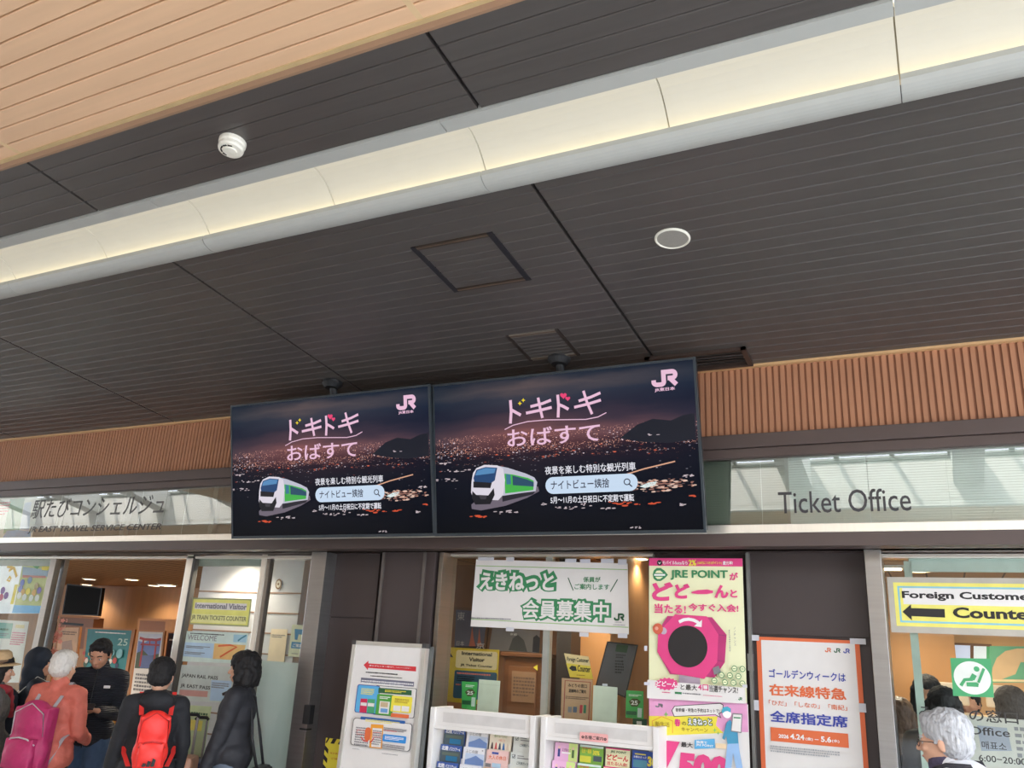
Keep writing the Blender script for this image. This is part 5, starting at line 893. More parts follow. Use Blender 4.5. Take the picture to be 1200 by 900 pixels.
S = easel('narrow dark poster beside the shrine gate poster, partly behind the door frame', [(198, 742), (214, 743), (208, 800), (190, 800)], YT + .35, M('ink_night', (44, 40, 60))); S.rows('lettering', I_w, 199, 748, 208, 752, 1, 3); S.done()
# pink artificial blossom beside the door, dome cameras, stanchion
c = at(62, 748, D * 1.12); T = thing('blossom_branch', 'pink artificial blossom branch just inside the door frame', 'blossom', (c.x, c.y, 0)); mb = MB(); mb.tube([(c.x, c.y, 0), (c.x + .02, c.y, .8), (c.x, c.y, c.z + .15)], .012, 6); mb.build('stem', M('twig', (90, 60, 44)), T)
mb = MB(); rnd = random.Random(3)
for i in range(90):
    p = Vector((c.x + rnd.gauss(0, .055), c.y + rnd.gauss(0, .05), c.z + rnd.gauss(-.02, .12))); n = Vector((rnd.gauss(0, 1), rnd.gauss(-1, .5), rnd.gauss(0, 1))).normalized(); a = n.orthogonal().normalized(); b = n.cross(a)
    mb.face([p + (a * math.cos(2 * math.pi * k / 10) + b * math.sin(2 * math.pi * k / 10)) * (.026 if k % 2 else .016) + n * (.006 if k % 2 else 0) for k in range(10)])
o = mb.build('petals', M('petal_pink', (226, 150, 130), .6, 0, .15), T); o['kind'] = 'stuff'
for i, (u, v, lab) in enumerate(((119, 690, 'small dome camera on the inner ceiling above the black display'), (205.5, 692, 'small dome camera on the inner ceiling next to the sliding door'))):
    r = ray(u, v); s = (ZI - H) / r.z; p = Vector((r.x * s, r.y * s, ZI))
    T = thing('dome_camera', lab, 'camera', p, 'dome cameras'); mb = MB(); mb.lathe([(.07, 0), (.07, .03), (.055, .045)], p, (0, 0, -1), 20); mb.build('housing', wp, T); mb = MB(); mb.lathe([(.05, .04), (.045, .07), (.03, .088), (.001, .095)], p, (0, 0, -1), 20); mb.build('dome', M('smoked_dome', (30, 28, 28), .15), T)
brass = M('brass', (196, 150, 70), .3, .8, .05); c = at(133, 850, D * 1.25); T = thing('rope_stanchion', 'brass post with a red rope beside the man in black', 'stanchion', (c.x, c.y, 0)); mb = MB(); mb.lathe([(.16, 0), (.16, .02), (.03, .05), (.026, .9), (.045, .92), (.045, .95), (.02, .99)], (c.x, c.y, 0), (0, 0, 1), 20); mb.build('post', brass, T); mb = MB(); mb.tube([(c.x + t, c.y + .1 * t, .9 - .5 * t * (1.2 - t)) for t in [k * .1 for k in range(13)]], .025, 8); mb.build('rope', M('rope_red', (170, 40, 46), .7), T); mb = MB(); mb.lathe([(.16, 0), (.16, .02), (.03, .05), (.026, .9), (.045, .92), (.045, .95), (.02, .99)], (c.x + 1.2, c.y + .12, 0), (0, 0, 1), 20); mb.build('post', brass, T)
a, b = at(232, 700, YG + .45).x, at(352, 700, YG + .45).x; mb = MB(); mb.b2((a, YG + .45, 0), (b, YG + .6, ZI)); struct('wall_partition', mb, M('pale_partition', (206, 204, 210), .4, 0, .03))
mb = MB(); z = .4
while z < ZI - .3: mb.b2((a, YG + .445, z), (b, YG + .46, z + .012)); z += .17
struct('trim_30', mb, M('partition_joint', (150, 116, 96), .5))
S = facing('wall_clock', 'round brown and cream disc on the pale partition near the left steel post', 'wall disc', YG + .44, 326, 685); S.disc('rim', M('disc_brown', (130, 96, 70)), 326.5, 684.5, 3.6, ry=1.3); S.disc('face', M('disc_cream', (216, 206, 190)), 326.3, 684.5, 2.5, ry=1.3); S.disc('hub', M('disc_brown', (130, 96, 70)), 326.3, 684.5, 1); S.done()
S = facing('notice_sheet', 'warm cream notice on the pale partition, left of the small yellow poster', 'notice', YG + .44, 325, 750); S.poly('sheet', M('notice_warm', (236, 214, 186)), [(318, 737), (337, 737.5), (333, 776), (313, 775)], thick=.003); S.rows('lettering', I_gy, 319, 743, 334, 748, 2, 3); S.done()
# ------------------------------------------------------------------ lamps inside
lampm = M('lamp_face', (255, 236, 200), .5, 0, 0, emit=9)
def downlight(x, y, label, power, size=.09, rect=None):
    T = thing('downlight', label, 'ceiling lamp', (x, y, ZI), 'inner ceiling lamps'); mb = MB()
    if rect: mb.box((x, y, ZI - .012), (rect[0] + .04, rect[1] + .04, .02))
    else: mb.lathe([(size * 1.2, 0), (size * 1.2, .012), (size, .016), (size, .004)], (x, y, ZI), (0, 0, -1), 20)
    mb.build('trim_ring', wp, T); mb = MB()
    if rect: mb.box((x, y, ZI - .026), (rect[0], rect[1], .006))
    else: mb.lathe([(size * .95, .006), (size * .95, .014)], (x, y, ZI), (0, 0, -1), 20)
    mb.build('lamp_face', lampm, T)
    if power:
        l = bpy.data.lights.new('lamp_light', 'SPOT'); l.energy = power; l.color = (1, .86, .68); l.shadow_soft_size = .08; l.spot_size = math.radians(140); l.spot_blend = .6; lo = bpy.data.objects.new('lamp_light', l); COL.objects.link(lo); lo.parent = T; lo.location = (0, 0, -.06)
def at_ceil(u, v): r = ray(u, v); s = (ZI - H) / r.z; return r.x * s, r.y * s
for i, (u, v, lab, pw) in enumerate(((102, 684.5, 'round lamp in the inner ceiling above the black display', 40), (181, 685.5, 'round lamp in the inner ceiling right of the doorway middle', 40), (105, 678, 'round lamp in the inner ceiling nearer the door, left one', 30), (155, 678.5, 'round lamp in the inner ceiling nearer the door, right one', 30))): downlight(*at_ceil(u, v), lab, pw)
downlight(*at_ceil(196, 684.5), 'small rectangular lamp in the inner ceiling by the sliding door', 0, rect=(.25, .12))
x, y = at_ceil(546, 700); downlight(x, min(y, YG + 1.2), 'bright strip lamp in the ceiling behind the left half window', 170, rect=(.5, .09))
downlight(at(750, 700, YG + .95).x, YG + .85, 'round lamp washing the wood wall beside the tall poster', 45); downlight(at(700, 700, YG + .8).x, YG + .7, 'round lamp in the ceiling behind the white banner', 60)
downlight(*at_ceil(1038, 663), 'rectangular lamp at the left corner of the right window ceiling', 50, rect=(.2, .1)); downlight(at(1085, 740, YG + 1.9).x, YG + 1.6, 'round lamp over the wood wall inside the right window', 30); downlight(at(1170, 740, YG + 3).x, YG + 2.6, 'round lamp over the service counter inside the right window', 40); downlight(at(340, 700, YG + 1.6).x, YG + 1.4, 'round lamp behind the glass next to the left steel post', 70); downlight(at(20, 700, YG + 1.6).x, YG + 1.4, 'round lamp behind the far left glass pane', 200)
downlight(at(575, 700, YG + .5).x, YG + .45, 'round lamp over the notices behind the left half of the banner', 45); downlight(at(268, 700, YG + .25).x, YG + .24, 'round lamp between the closed glass door and the pale partition', 40)  # both lamps added to brighten what stands behind the glass
# ------------------------------------------------------------------ people
class Blob:
    """tapered limbs and ellipsoids fused into one smooth skin"""
    def __init__(s): s.bm = bmesh.new()
    def limb(s, p0, r0, p1, r1, flat=1.0, n=14):
        p0, p1 = Vector(p0), Vector(p1); d = p1 - p0; L = d.length; q = Vector((0, 0, 1)).rotation_difference(d.normalized() if L > 1e-6 else Vector((0, 0, 1))); prof = []
        for k in range(5): a = math.pi / 2 * (1 - k / 4); prof.append((r0 * math.cos(a), -r0 * math.sin(a)))
        for k in range(5): a = math.pi / 2 * k / 4; prof.append((r1 * math.cos(a), L + r1 * math.sin(a)))
        rings = []
        for r, h in prof:
            if r < 1e-5: rings.append([s.bm.verts.new(p0 + q @ Vector((0, 0, h)))]); continue
            rings.append([s.bm.verts.new(p0 + q @ Vector((r * math.cos(2 * math.pi * k / n), flat * r * math.sin(2 * math.pi * k / n), h))) for k in range(n)])
        for a, b in zip(rings[:-1], rings[1:]):
            for k in range(n):
                f = [a[k % len(a)], a[(k + 1) % len(a)], b[(k + 1) % len(b)], b[k % len(b)]]; f = list(dict.fromkeys(f))
                if len(f) > 2: s.bm.faces.new(f)
        return s
    def ell(s, c, r, rot=None):
        v = bmesh.ops.create_uvsphere(s.bm, u_segments=20, v_segments=12, radius=1)['verts']
        bmesh.ops.transform(s.bm, verts=v, matrix=Matrix.Translation(Vector(c)) @ (Euler(rot).to_matrix().to_4x4() if rot else Matrix()) @ Matrix.Diagonal((*r, 1))); return s
    def box(s, c, size, rot=None):
        v = bmesh.ops.create_cube(s.bm, size=1)['verts']; bmesh.ops.transform(s.bm, verts=v, matrix=Matrix.Translation(Vector(c)) @ (Euler(rot).to_matrix().to_4x4() if rot else Matrix()) @ Matrix.Diagonal((*size, 1))); return s
    def warp(s, M4): bmesh.ops.transform(s.bm, verts=s.bm.verts[:], matrix=M4); return s
    def build(s, name, mat, parent, mw, voxel=.012, smooth=4, noise=0.0, nscale=30):
        bmesh.ops.recalc_face_normals(s.bm, faces=s.bm.faces); me = bpy.data.meshes.new(name); s.bm.to_mesh(me); s.bm.free()
        o = bpy.data.objects.new(name, me); COL.objects.link(o); m = o.modifiers.new('r', 'REMESH'); m.mode = 'VOXEL'; m.voxel_size = voxel; m.use_smooth_shade = True
        if smooth: k = o.modifiers.new('s', 'SMOOTH'); k.factor = .5; k.iterations = smooth
        dg = bpy.context.evaluated_depsgraph_get(); dg.update(); m2 = bpy.data.meshes.new_from_object(o.evaluated_get(dg)); bpy.data.objects.remove(o); bpy.data.meshes.remove(me)
        if noise:
            from mathutils import noise as nz
            n = len(m2.vertices); nr = [v.normal.copy() for v in m2.vertices]
            for v, k in zip(m2.vertices, nr): v.co += k * noise * nz.noise(v.co * nscale)
        m2.name = name; m2.transform(mw); return link(name, m2, mat, parent, None, True)
def ik(a, b, l1, l2, hint):
    a, b = Vector(a), Vector(b); d = b - a; L = min(d.length, (l1 + l2) * .999); d.normalize(); b = a + d * L; x = (l1 * l1 - l2 * l2 + L * L) / (2 * L); h = math.sqrt(max(0, l1 * l1 - x * x)); n = Vector(hint) - d * Vector(hint).dot(d); n.normalize(); return a + d * x + n * h, b
skinA = M('skin_light', (206, 158, 130), .5, 0, .05, (20, 20, 20)); skinB = M('skin_tan', (184, 134, 106), .5, 0, .05, (20, 20, 20))
def person(label, X, Yp, face, h=1.70, skin=skinA, hair=None, hairm=None, coat=None, coatm=None, legm=None, hands=None, head=(0, 0), collar=None, slim=1.0, glasses=False, hood=None, extra=None, group=None, coat_len=.78, noise=.0, lean=0.0, shoe=(40, 38, 38), simple=False):
    """front looks along local -Y; `face` turns it; head = (turn, nod) in degrees"""
    T = thing('person', label, 'person', (X, Yp, 0), group); sc = h / 1.70
    MW = Matrix.Translation((X, Yp, 0)) @ Matrix.Rotation(math.radians(face), 4, 'Z') @ Matrix.Scale(sc, 4)
    vox = .010 if simple else .0062
    HM = Matrix.Translation((0, .012, 1.475)) @ Euler((math.radians(head[1]), 0, math.radians(head[0]))).to_matrix().to_4x4() @ Matrix.Translation((0, -.012, -1.475))
    hw = .018
    if lean:
        LM = Matrix.Translation((0, 0, .95)) @ Matrix.Rotation(math.radians(lean), 4, 'X') @ Matrix.Translation((0, 0, -.95))
    else: LM = Matrix()
    hands = hands or {1: ((.24, -.06, .80), (0, 0, -1)), -1: ((-.24, -.06, .80), (0, 0, -1))}
    arms = {}
    for sd in (1, -1):
        sh = Vector((sd * .175 * slim, .012, 1.39)); tgt, fdir = hands[sd]; el, wr = ik(sh, tgt, .285, .255, (sd * .45, .9, -.3)); arms[sd] = (sh, el, wr, Vector(fdir).normalized())
    def torso(B, g):
        B.limb((0, .0, 1.02), .135 * slim + g, (0, .0, 1.02), .135 * slim + g); B.ell((0, .008, .94), (.165 * slim + g, .12 + g, .13)); B.ell((0, .0, 1.10), (.150 * slim + g, .108 + g, .17)); B.ell((0, .0, 1.27), (.172 * slim + g, .118 + g, .165)); B.limb((-.14 * slim, .012, 1.385), .062 + g, (.14 * slim, .012, 1.385), .062 + g); B.limb((0, .012, 1.38), .075 + g * .8, (0, .012, 1.46), .054 + g * .5)
    def legs(B, g, z0=.08):
        for sd in (1, -1):
            B.limb((sd * .085, .0, .88), .088 + g, (sd * .095, -.01, .48), .060 + g); B.limb((sd * .095, -.01, .48), .060 + g, (sd * .098, .012, z0), .040 + g * 1.2)
    # body: one skin
    B = Blob(); torso(B, 0); legs(B, 0)
    for sd in (1, -1):
        sh, el, wr, fd = arms[sd]
        B.limb(sh, .052, el, .040); B.limb(el, .040, wr, .027); B.ell((sd * .098, -.04, .045), (.042, .11, .04))
        # hand: palm, four unequal bent fingers, thumb from the side of the palm
        side = Vector((-sd, 0, 0)) if abs(fd.x) < .9 else Vector((0, -1, 0)); side = (side - fd * side.dot(fd)).normalized(); up = fd.cross(side).normalized(); curl = up if up.dot(Vector((0, -1, -.5))) < 0 else -up
        k0 = wr + fd * .085
        for q in (-.018, 0, .018): B.limb(wr + side * q * .6 + fd * .012, .017, k0 + side * q, .014, .8)
        for i, (off, ln) in enumerate(((.030, .070), (.010, .080), (-.010, .074), (-.029, .058))):
            a = k0 + side * off; b = a + (fd * .85 - curl * .5).normalized() * ln * .5; c = b + (fd * .45 - curl * .9).normalized() * ln * .5; B.limb(a, .0092, b, .0088, n=8); B.limb(b, .0088, c, .0075, n=8)
        a = wr + fd * .03 + side * .026; b = a + (fd * .6 + side * .8 - curl * .3).normalized() * .042; c = b + (fd * .9 + side * .1 - curl * .4).normalized() * .032; B.limb(a, .012, b, .010, n=8); B.limb(b, .010, c, .008, n=8)
    B.limb((0, .015, 1.40), .055, (0, .005, 1.52), .052)
    HB = Blob()          # head: skull, face, jaw, nose, ears, brow
    HB.ell((0, .012, 1.612), (.076, .094, .088)); HB.ell((0, -.018, 1.56), (.064, .072, .085)); HB.ell((0, -.048, 1.512), (.040, .036, .030)); HB.limb((0, -.088, 1.592), .009, (0, -.108, 1.556), .0135, n=10); HB.ell((.011, -.096, 1.552), (.009, .01, .007)); HB.ell((-.011, -.096, 1.552), (.009, .01, .007)); HB.ell((0, -.070, 1.606), (.052, .02, .010)); [HB.ell((e * .031, -.074, 1.592), (.017, .0125, .010)) for e in (1, -1)]; [HB.ell((e * .031, -.072, 1.573), (.016, .0115, .006)) for e in (1, -1)]; HB.ell((0, -.084, 1.526), (.022, .01, .007)); HB.ell((0, -.082, 1.517), (.018, .01, .006)); HB.ell((.034, -.066, 1.56), (.024, .02, .02)); HB.ell((-.034, -.066, 1.56), (.024, .02, .02)); HB.ell((0, .03, 1.52), (.05, .055, .05))
    for sd in (1, -1): HB.ell((sd * .078, .012, 1.578), (.010, .020, .031), (0, 0, sd * .35)); HB.ell((sd * .080, .014, 1.556), (.008, .012, .012))
    HB.warp(HM); tmp = bpy.data.meshes.new('t'); HB.bm.to_mesh(tmp); HB.bm.free(); B.bm.from_mesh(tmp); bpy.data.meshes.remove(tmp)
    body = B.build('body', skin, T, MW @ LM, vox, 3)
    MH = MW @ LM @ HM; dark = M('eye_dark', (26, 20, 18), .2)
    if not simple:
        for sd in (1, -1):
            mb = MB(); v = bmesh.ops.create_uvsphere(mb.bm, u_segments=14, v_segments=10, radius=.0125)['verts']; bmesh.ops.transform(mb.bm, verts=v, matrix=Matrix.Translation((sd * .031, -.0725, 1.582))); e = mb.build('eye', M('eye_white', (188, 180, 174), .3), T, None, True, MH)
            mb = MB(); v = bmesh.ops.create_uvsphere(mb.bm, u_segments=10, v_segments=8, radius=.0068)['verts']; bmesh.ops.transform(mb.bm, verts=v, matrix=Matrix.Translation((sd * .031, -.0795, 1.581))); mb.build('iris', dark, e, None, True, MH)
            mb = MB(); mb.tube([(sd * .050, -.074, 1.606), (sd * .034, -.088, 1.612), (sd * .016, -.092, 1.607)], [.003, .0045, .0035], 6); mb.build('eyebrow', hairm or dark, T, None, True, MH)
        mb = MB(); mb.tube([(-.020, -.086, 1.521), (0, -.0945, 1.523), (.020, -.086, 1.521)], [.002, .0042, .002], 6); mb.build('lips', M('lip', (170, 104, 92), .5), T, None, True, MH)
    # clothes
    if coatm:
        B = Blob(); torso(B, .022)
        if coat_len > .85: B.ell((0, .008, .985), (.205 * slim, .158, .13))
        else: B.ell((0, .008, .95), (.212 * slim, .165, .15)); B.limb((0, .008, .98), .185 * slim, (0, .008, coat_len + .12), .208 * slim, .80); B.ell((0, .008, coat_len + .10), (.216 * slim, .172, .10))
        for sd in (1, -1):
            sh, el, wr, fd = arms[sd]; B.limb(sh, .072, el, .060); B.limb(el, .060, wr - (wr - el).normalized() * .02, .044)
        if collar == 'hood_down': B.ell((0, .10, 1.42), (.125, .07, .075)); B.limb((-.07, -.0, 1.45), .045, (.07, -.0, 1.45), .045)
        elif collar: B.limb((0, .014, 1.43), .078, (0, .01, 1.485), .070)
        B.build('jacket', coatm, T, MW @ LM, .011, 5, noise or .006, 16)
    if legm:
        B = Blob(); legs(B, .018, .09); B.ell((0, .008, .92), (.172 * slim, .132, .11)); B.build('trousers', legm, T, MW, .011, 4, .006, 14)
    B = Blob()
    for sd in (1, -1): B.ell((sd * .098, -.045, .045), (.05, .13, .05)); B.limb((sd * .098, .012, .06), .05, (sd * .098, .012, .10), .05)
    B.build('shoes', M('shoe_%d' % shoe[0], shoe, .5), T, MW, .012, 2)
    if hairm:
        B = Blob()
        if hair in ('short', 'short_volume'):
            v = .012 if hair == 'short_volume' else 0; B.ell((0, .024, 1.632 + v), (.085 + v, .098 + v, .082 + v)); B.ell((0, .052, 1.585), (.080 + v, .068 + v, .075)); B.ell((0, -.045, 1.678), (.066, .045, .030 + v)); 
            for sd in (1, -1): B.limb((sd * .076, .0, 1.63), .016, (sd * .079, -.012, 1.585), .009)
        elif hair == 'bob':
            B.ell((0, .02, 1.64), (.108, .116, .092)); B.ell((0, .045, 1.56), (.128, .095, .12)); B.ell((0, -.05, 1.676), (.066, .04, .03))
            for sd in (1, -1): B.limb((sd * .09, .005, 1.63), .03, (sd * .108, .015, 1.52), .038); B.limb((sd * .06, .06, 1.56), .065, (sd * .085, .065, 1.50), .05)
        elif hair == 'long':
            B.ell((0, .02, 1.635), (.09, .102, .086)); B.ell((0, .05, 1.55), (.092, .075, .13)); B.limb((0, .075, 1.5), .07, (0, .10, 1.30), .06, .7)
            for sd in (1, -1): B.limb((sd * .08, .0, 1.62), .024, (sd * .085, .01, 1.42), .034)
        B.warp(HM); B.build('hair', hairm, T, MW @ LM, .0075, 2, .012 if hair == 'bob' else .006, 36 if hair == 'bob' else 70)
    if hood:
        B = Blob(); B.ell((0, .03, 1.615), (.108, .120, .122)); B.ell((0, .045, 1.51), (.112, .105, .11)); B.limb((0, .05, 1.45), .11, (0, .045, 1.42), .13, .8); B.warp(HM)
        o = B.build('hood', hood, T, MW @ LM, .011, 4, .006, 14)
    if glasses:
        mb = MB()
        for sd in (1, -1):
            mb.tube([(sd * .032 + .022 * math.cos(k * math.pi / 8), -.098, 1.582 + .017 * math.sin(k * math.pi / 8)) for k in range(17)], .0018, 6); mb.tube([(sd * .054, -.096, 1.588), (sd * .081, -.03, 1.588), (sd * .081, .02, 1.58)], .002, 6)
        mb.tube([(-.011, -.099, 1.588), (.011, -.099, 1.588)], .0018, 6); mb.build('glasses', M('frame_metal', (60, 58, 60), .3, .6), T, None, True, MH)
    if extra: extra(T, MW @ LM, MH, arms)
    return T, MW @ LM
def fabric(name, rgb, rough=.8, var=.1, sc=(26, 26, 26), bump=.25): return M(name, rgb, rough, 0, var, sc, bump)
navy, black_cloth, coral = fabric('hood_navy', (26, 34, 46)), fabric('black_cloth', (30, 31, 35)), fabric('coral_cloth', (200, 104, 88), .7)
denim, grey_tr, dark_tr = fabric('denim', (66, 88, 116)), fabric('slate_trousers', (92, 104, 118)), fabric('dark_trousers', (58, 54, 52))
def puffer(name, rgb, period=22):
    m = fabric(name, rgb, .75, .08, (20, 20, 20), .0); nt = m.node_tree; b = nt.nodes['Principled BSDF']; tc = nt.nodes.new('ShaderNodeTexCoord'); wv = nt.nodes.new('ShaderNodeTexWave'); wv.bands_direction = 'Z'; wv.inputs['Scale'].default_value = period; wv.inputs['Distortion'].default_value = 1.2; bp = nt.nodes.new('ShaderNodeBump'); bp.inputs['Strength'].default_value = .7; bp.inputs['Distance'].default_value = .012
    nt.links.new(tc.outputs['Object'], wv.inputs[0]); nt.links.new(wv.outputs[0], bp.inputs['Height']); nt.links.new(bp.outputs[0], b.inputs['Normal']); return m
def quilt(name, rgb):
    m = fabric(name, rgb, .7, .06, (20, 20, 20), 0); nt = m.node_tree; b = nt.nodes['Principled BSDF']; tc = nt.nodes.new('ShaderNodeTexCoord'); hs = []
    for ax in ((1, 1), (1, -1)):
        mp = nt.nodes.new('ShaderNodeMapping'); mp.inputs['Rotation'].default_value = (0, math.radians(45 * ax[1]), 0); wv = nt.nodes.new('ShaderNodeTexWave'); wv.bands_direction = 'Z'; wv.inputs['Scale'].default_value = 5; nt.links.new(tc.outputs['Object'], mp.inputs[0]); nt.links.new(mp.outputs[0], wv.inputs[0]); hs.append(wv)
    mx = nt.nodes.new('ShaderNodeMath'); mx.operation = 'MINIMUM'; nt.links.new(hs[0].outputs[1], mx.inputs[0]); nt.links.new(hs[1].outputs[1], mx.inputs[1]); bp = nt.nodes.new('ShaderNodeBump'); bp.inputs['Strength'].default_value = .35; bp.inputs['Distance'].default_value = .008; nt.links.new(mx.outputs[0], bp.inputs['Height']); nt.links.new(bp.outputs[0], b.inputs['Normal']); return m
h_black, h_white, h_grey, h_brown = M('hair_black', (22, 19, 19), .75, 0, .3, (70, 70, 12), .5), M('hair_white', (214, 208, 200), .6, 0, .15, (70, 70, 14), .5), M('hair_grey', (172, 172, 174), .55, 0, .3, (80, 80, 10), .6), M('hair_brown', (104, 78, 56), .5, 0, .25, (70, 70, 12), .4)
def spot(u, v, Y): p = at(u, v, Y); return p.x, p.y, p.z / .941      # place and height of a figure whose head shows there
def pack(label, TW, mat, dims, zc, yb, strapm, trim, pocket=True, logo=None, name='backpack'):
    """a worn backpack in the wearer's frame: the back is local +Y"""
    T = thing(name, label, 'backpack', (TW @ Vector((0, yb, zc)))); wd, dp, hg = dims
    B = Blob()
    B.ell((0, yb + dp * .5, zc + hg * .22), (wd * .46, dp * .5, hg * .30)); B.ell((0, yb + dp * .5, zc - hg * .18), (wd * .5, dp * .56, hg * .32)); B.box((0, yb + dp * .42, zc), (wd * .84, dp * .66, hg * .84)); B.build('main_compartment', mat, T, TW, .010, 6, .004, 14)
    if pocket:
        B = Blob(); B.box((0, yb + dp * .95, zc - hg * .2), (wd * .68, dp * .4, hg * .40)); B.ell((0, yb + dp * .98, zc - hg * .22), (wd * .38, dp * .34, hg * .22)); B.build('front_pocket', mat, T, TW, .010, 6)
        mb = MB(); mb.tube([(-wd * .36, yb + dp * 1.02, zc - hg * .08), (-wd * .2, yb + dp * 1.14, zc + hg * .0), (0, yb + dp * 1.17, zc + hg * .02), (wd * .2, yb + dp * 1.14, zc + hg * .0), (wd * .36, yb + dp * 1.02, zc - hg * .08)], .006, 6); mb.build('pocket_zip', trim, T, None, True, TW)
        mb = MB(); mb.tube([(-wd * .4, yb + dp * .7, zc - hg * .02), (-wd * .36, yb + dp * .86, zc + hg * .34), (0, yb + dp * .80, zc + hg * .47), (wd * .36, yb + dp * .86, zc + hg * .34), (wd * .4, yb + dp * .7, zc - hg * .02)], .005, 6); mb.build('main_zip', trim, T, None, True, TW)
    for sd in (1, -1):
        mb = MB(); P = [(sd * .10, yb + .02, zc + hg * .42), (sd * .115, .02, 1.478), (sd * .12, -.085, 1.43), (sd * .125, -.138, 1.33), (sd * .14, -.128, 1.22), (sd * .172, -.05, 1.13), (sd * .17, .07, 1.06), (sd * .13, yb + .03, zc - hg * .4)]
        for a, b in zip(P[:-1], P[1:]):
            a, b = Vector(a), Vector(b); d = (b - a).normalized(); o_ = Vector((sd, 0, 0)).cross(d).normalized() * .004; w_ = Vector((1, 0, 0)) * .016; mb.prism([a - w_, a + w_, b + w_, b - w_], o_)
        mb.build('shoulder_strap', strapm, T, None, False, TW)
    if logo: logo(T, TW, wd, dp, hg, yb, zc)
    return T
FG = D * .93
# man in the black down jacket looking at his phone
x, y, h_ = spot(121, 763, D * .99)
ph = {1: ((.10, -.29, 1.15), (-.75, -.45, .15)), -1: ((-.10, -.29, 1.13), (.75, -.45, .15))}
def man_extra(T, MW, MH, arms):
    mb = MB(); mb.box((.105, -.148, 1.325), (.05, .008, .022), None, .003); mb.build('chest_badge', M('badge_white', (220, 220, 220), .5), T, None, False, MW)
    mb = MB(); mb.tube([(0, -.148, .86), (0, -.152, 1.1), (0, -.142, 1.3), (0, -.088, 1.46)], .005, 6); mb.build('zip', M('zip_black', (16, 16, 18), .4), T, None, False, MW)
T, MWm = person('man in a black down jacket looking down at the phone in his hands', x, y, 42, h_, skinB, 'short', h_black, None, puffer('black_down', (28, 30, 40)), denim, ph, (-12, 24), True, glasses=False, extra=man_extra, coat_len=.90)
T2 = thing('mobile_phone', 'dark mobile phone held in both hands by the man in the black jacket', 'phone', MWm @ Vector((0, -.36, 1.18)))
mb = MB(); mb.box((0, -.365, 1.185), (.15, .012, .072), Euler((math.radians(-60), 0, 0)).to_matrix(), .004); mb.build('case', M('phone_case', (40, 40, 46), .3), T2, None, False, MWm); mb = MB(); mb.box((0, -.3595, 1.1915), (.14, .003, .064), Euler((math.radians(-60), 0, 0)).to_matrix()); mb.build('screen', M('phone_screen', (70, 76, 84), .15), T2, None, False, MWm)
# white-haired person in the coral jacket with a pink backpack
x, y, h_ = spot(76, 781, D * .885)
T, MWc = person('person with short white hair in a coral jacket, seen from behind', x, y, 195, h_, skinA, 'short_volume', h_white, None, coral, dark_tr, {1: ((.20, -.20, .98), (0, -.6, -.6)), -1: ((-.16, -.24, 1.02), (.5, -.6, .1))}, (0, 0), True, 1.05, coat_len=.80, noise=.012)
pack('dusty pink backpack with grey piping worn over the coral jacket', MWc, fabric('pack_pink', (176, 44, 96), .6), (.36, .19, .54), 1.07, .13, M('strap_grey', (170, 168, 172), .6), M('piping_grey', (186, 176, 182), .6))
# hooded person with a grey strap pack
x, y, h_ = spot(49, 776, D * .95)
T, MWh = person('person with a dark navy hood up, standing behind the coral jacket', x, y, 150, h_, skinB, None, None, None, navy, dark_tr, None, (-25, 0), None, hood=navy)
pack('dark backpack with pale straps worn by the hooded person', MWh, fabric('pack_dark', (34, 40, 50), .7), (.30, .16, .42), 1.16, .12, M('strap_pale', (196, 196, 186), .6), M('zip_pale', (150, 150, 146), .6))
# person at the left edge in a straw hat
x, y, h_ = spot(1, 784, D * .86)
def hat(T, MW, MH, arms):
    st = M('hat_felt', (190, 160, 120), .8, 0, .08, (40, 40, 40), .3); pr = [(.102, .0), (.100, .05), (.088, .095), (.06, .115), (.001, .12)]
    mb = MB(); mb.lathe([(.165, -.020), (.17, -.014), (.105, .006)] + pr, (0, .018, 1.642), (0, .12, 1), 36); mb.build('hat', st, T, None, True, MH)
    mb = MB(); mb.lathe([(.104, .004), (.1045, .03), (.101, .034)], (0, .018, 1.642), (0, .12, 1), 36); mb.build('hat_band', M('hat_ribbon', (110, 84, 62), .7), T, None, True, MH)
    B = Blob(); B.ell((0, .0, 1.43), (.125, .12, .055)); B.limb((.05, -.10, 1.42), .04, (.06, -.15, 1.22), .03); B.build('scarf', fabric('scarf_red', (150, 44, 54), .9), T, MW, .010, 3, .01, 30)
T, _ = person('person in a beige brimmed hat, grey coat and red scarf at the left edge', x, y, 150, h_, skinA, 'bob', h_black, None, fabric('grey_coat', (84, 82, 80), .95, .18, (50, 50, 50), .5), dark_tr, None, (0, 0), True, 1.08, extra=hat, noise=.012)
# person in black with the red backpack
x, y, h_ = spot(189, 791, D * .875)
T, MWr = person('person with black hair in a black hooded jacket wearing a bright red backpack', x, y, -128, h_, skinA, 'short_volume', h_black, None, black_cloth, dark_tr, {1: ((.25, -.10, .86), (0, -.3, -1)), -1: ((-.24, -.16, .90), (0, -.4, -1))}, (-22, 4), 'hood_down', .98, glasses=True)
def stripes(T, TW, wd, dp, hg, yb, zc):
    m = M('mark_black', (20, 18, 20), .6); mb = MB(); yy = yb + dp * 1.40
    for i in range(3):
        x0 = .038 - i * .03; h_ = .022 + i * .016; mb.prism([(x0 + .012, yy, zc - hg * .36), (x0 - .010, yy, zc - hg * .36), (x0 - .010 - .006, yy, zc - hg * .36 + h_ * .8), (x0 + .004, yy, zc - hg * .36 + h_)], (0, -.03, 0))
    mb.build('stripe_mark', m, T, None, False, TW)
pack('bright red backpack with three black stripes, worn by the person in black', MWr, M('pack_red', (240, 52, 44), .5, 0, .05, (20, 20, 20), .15), (.25, .13, .42), 1.15, .135, M('strap_red', (214, 50, 44), .6), M('zip_red', (196, 36, 34), .5), True, stripes)
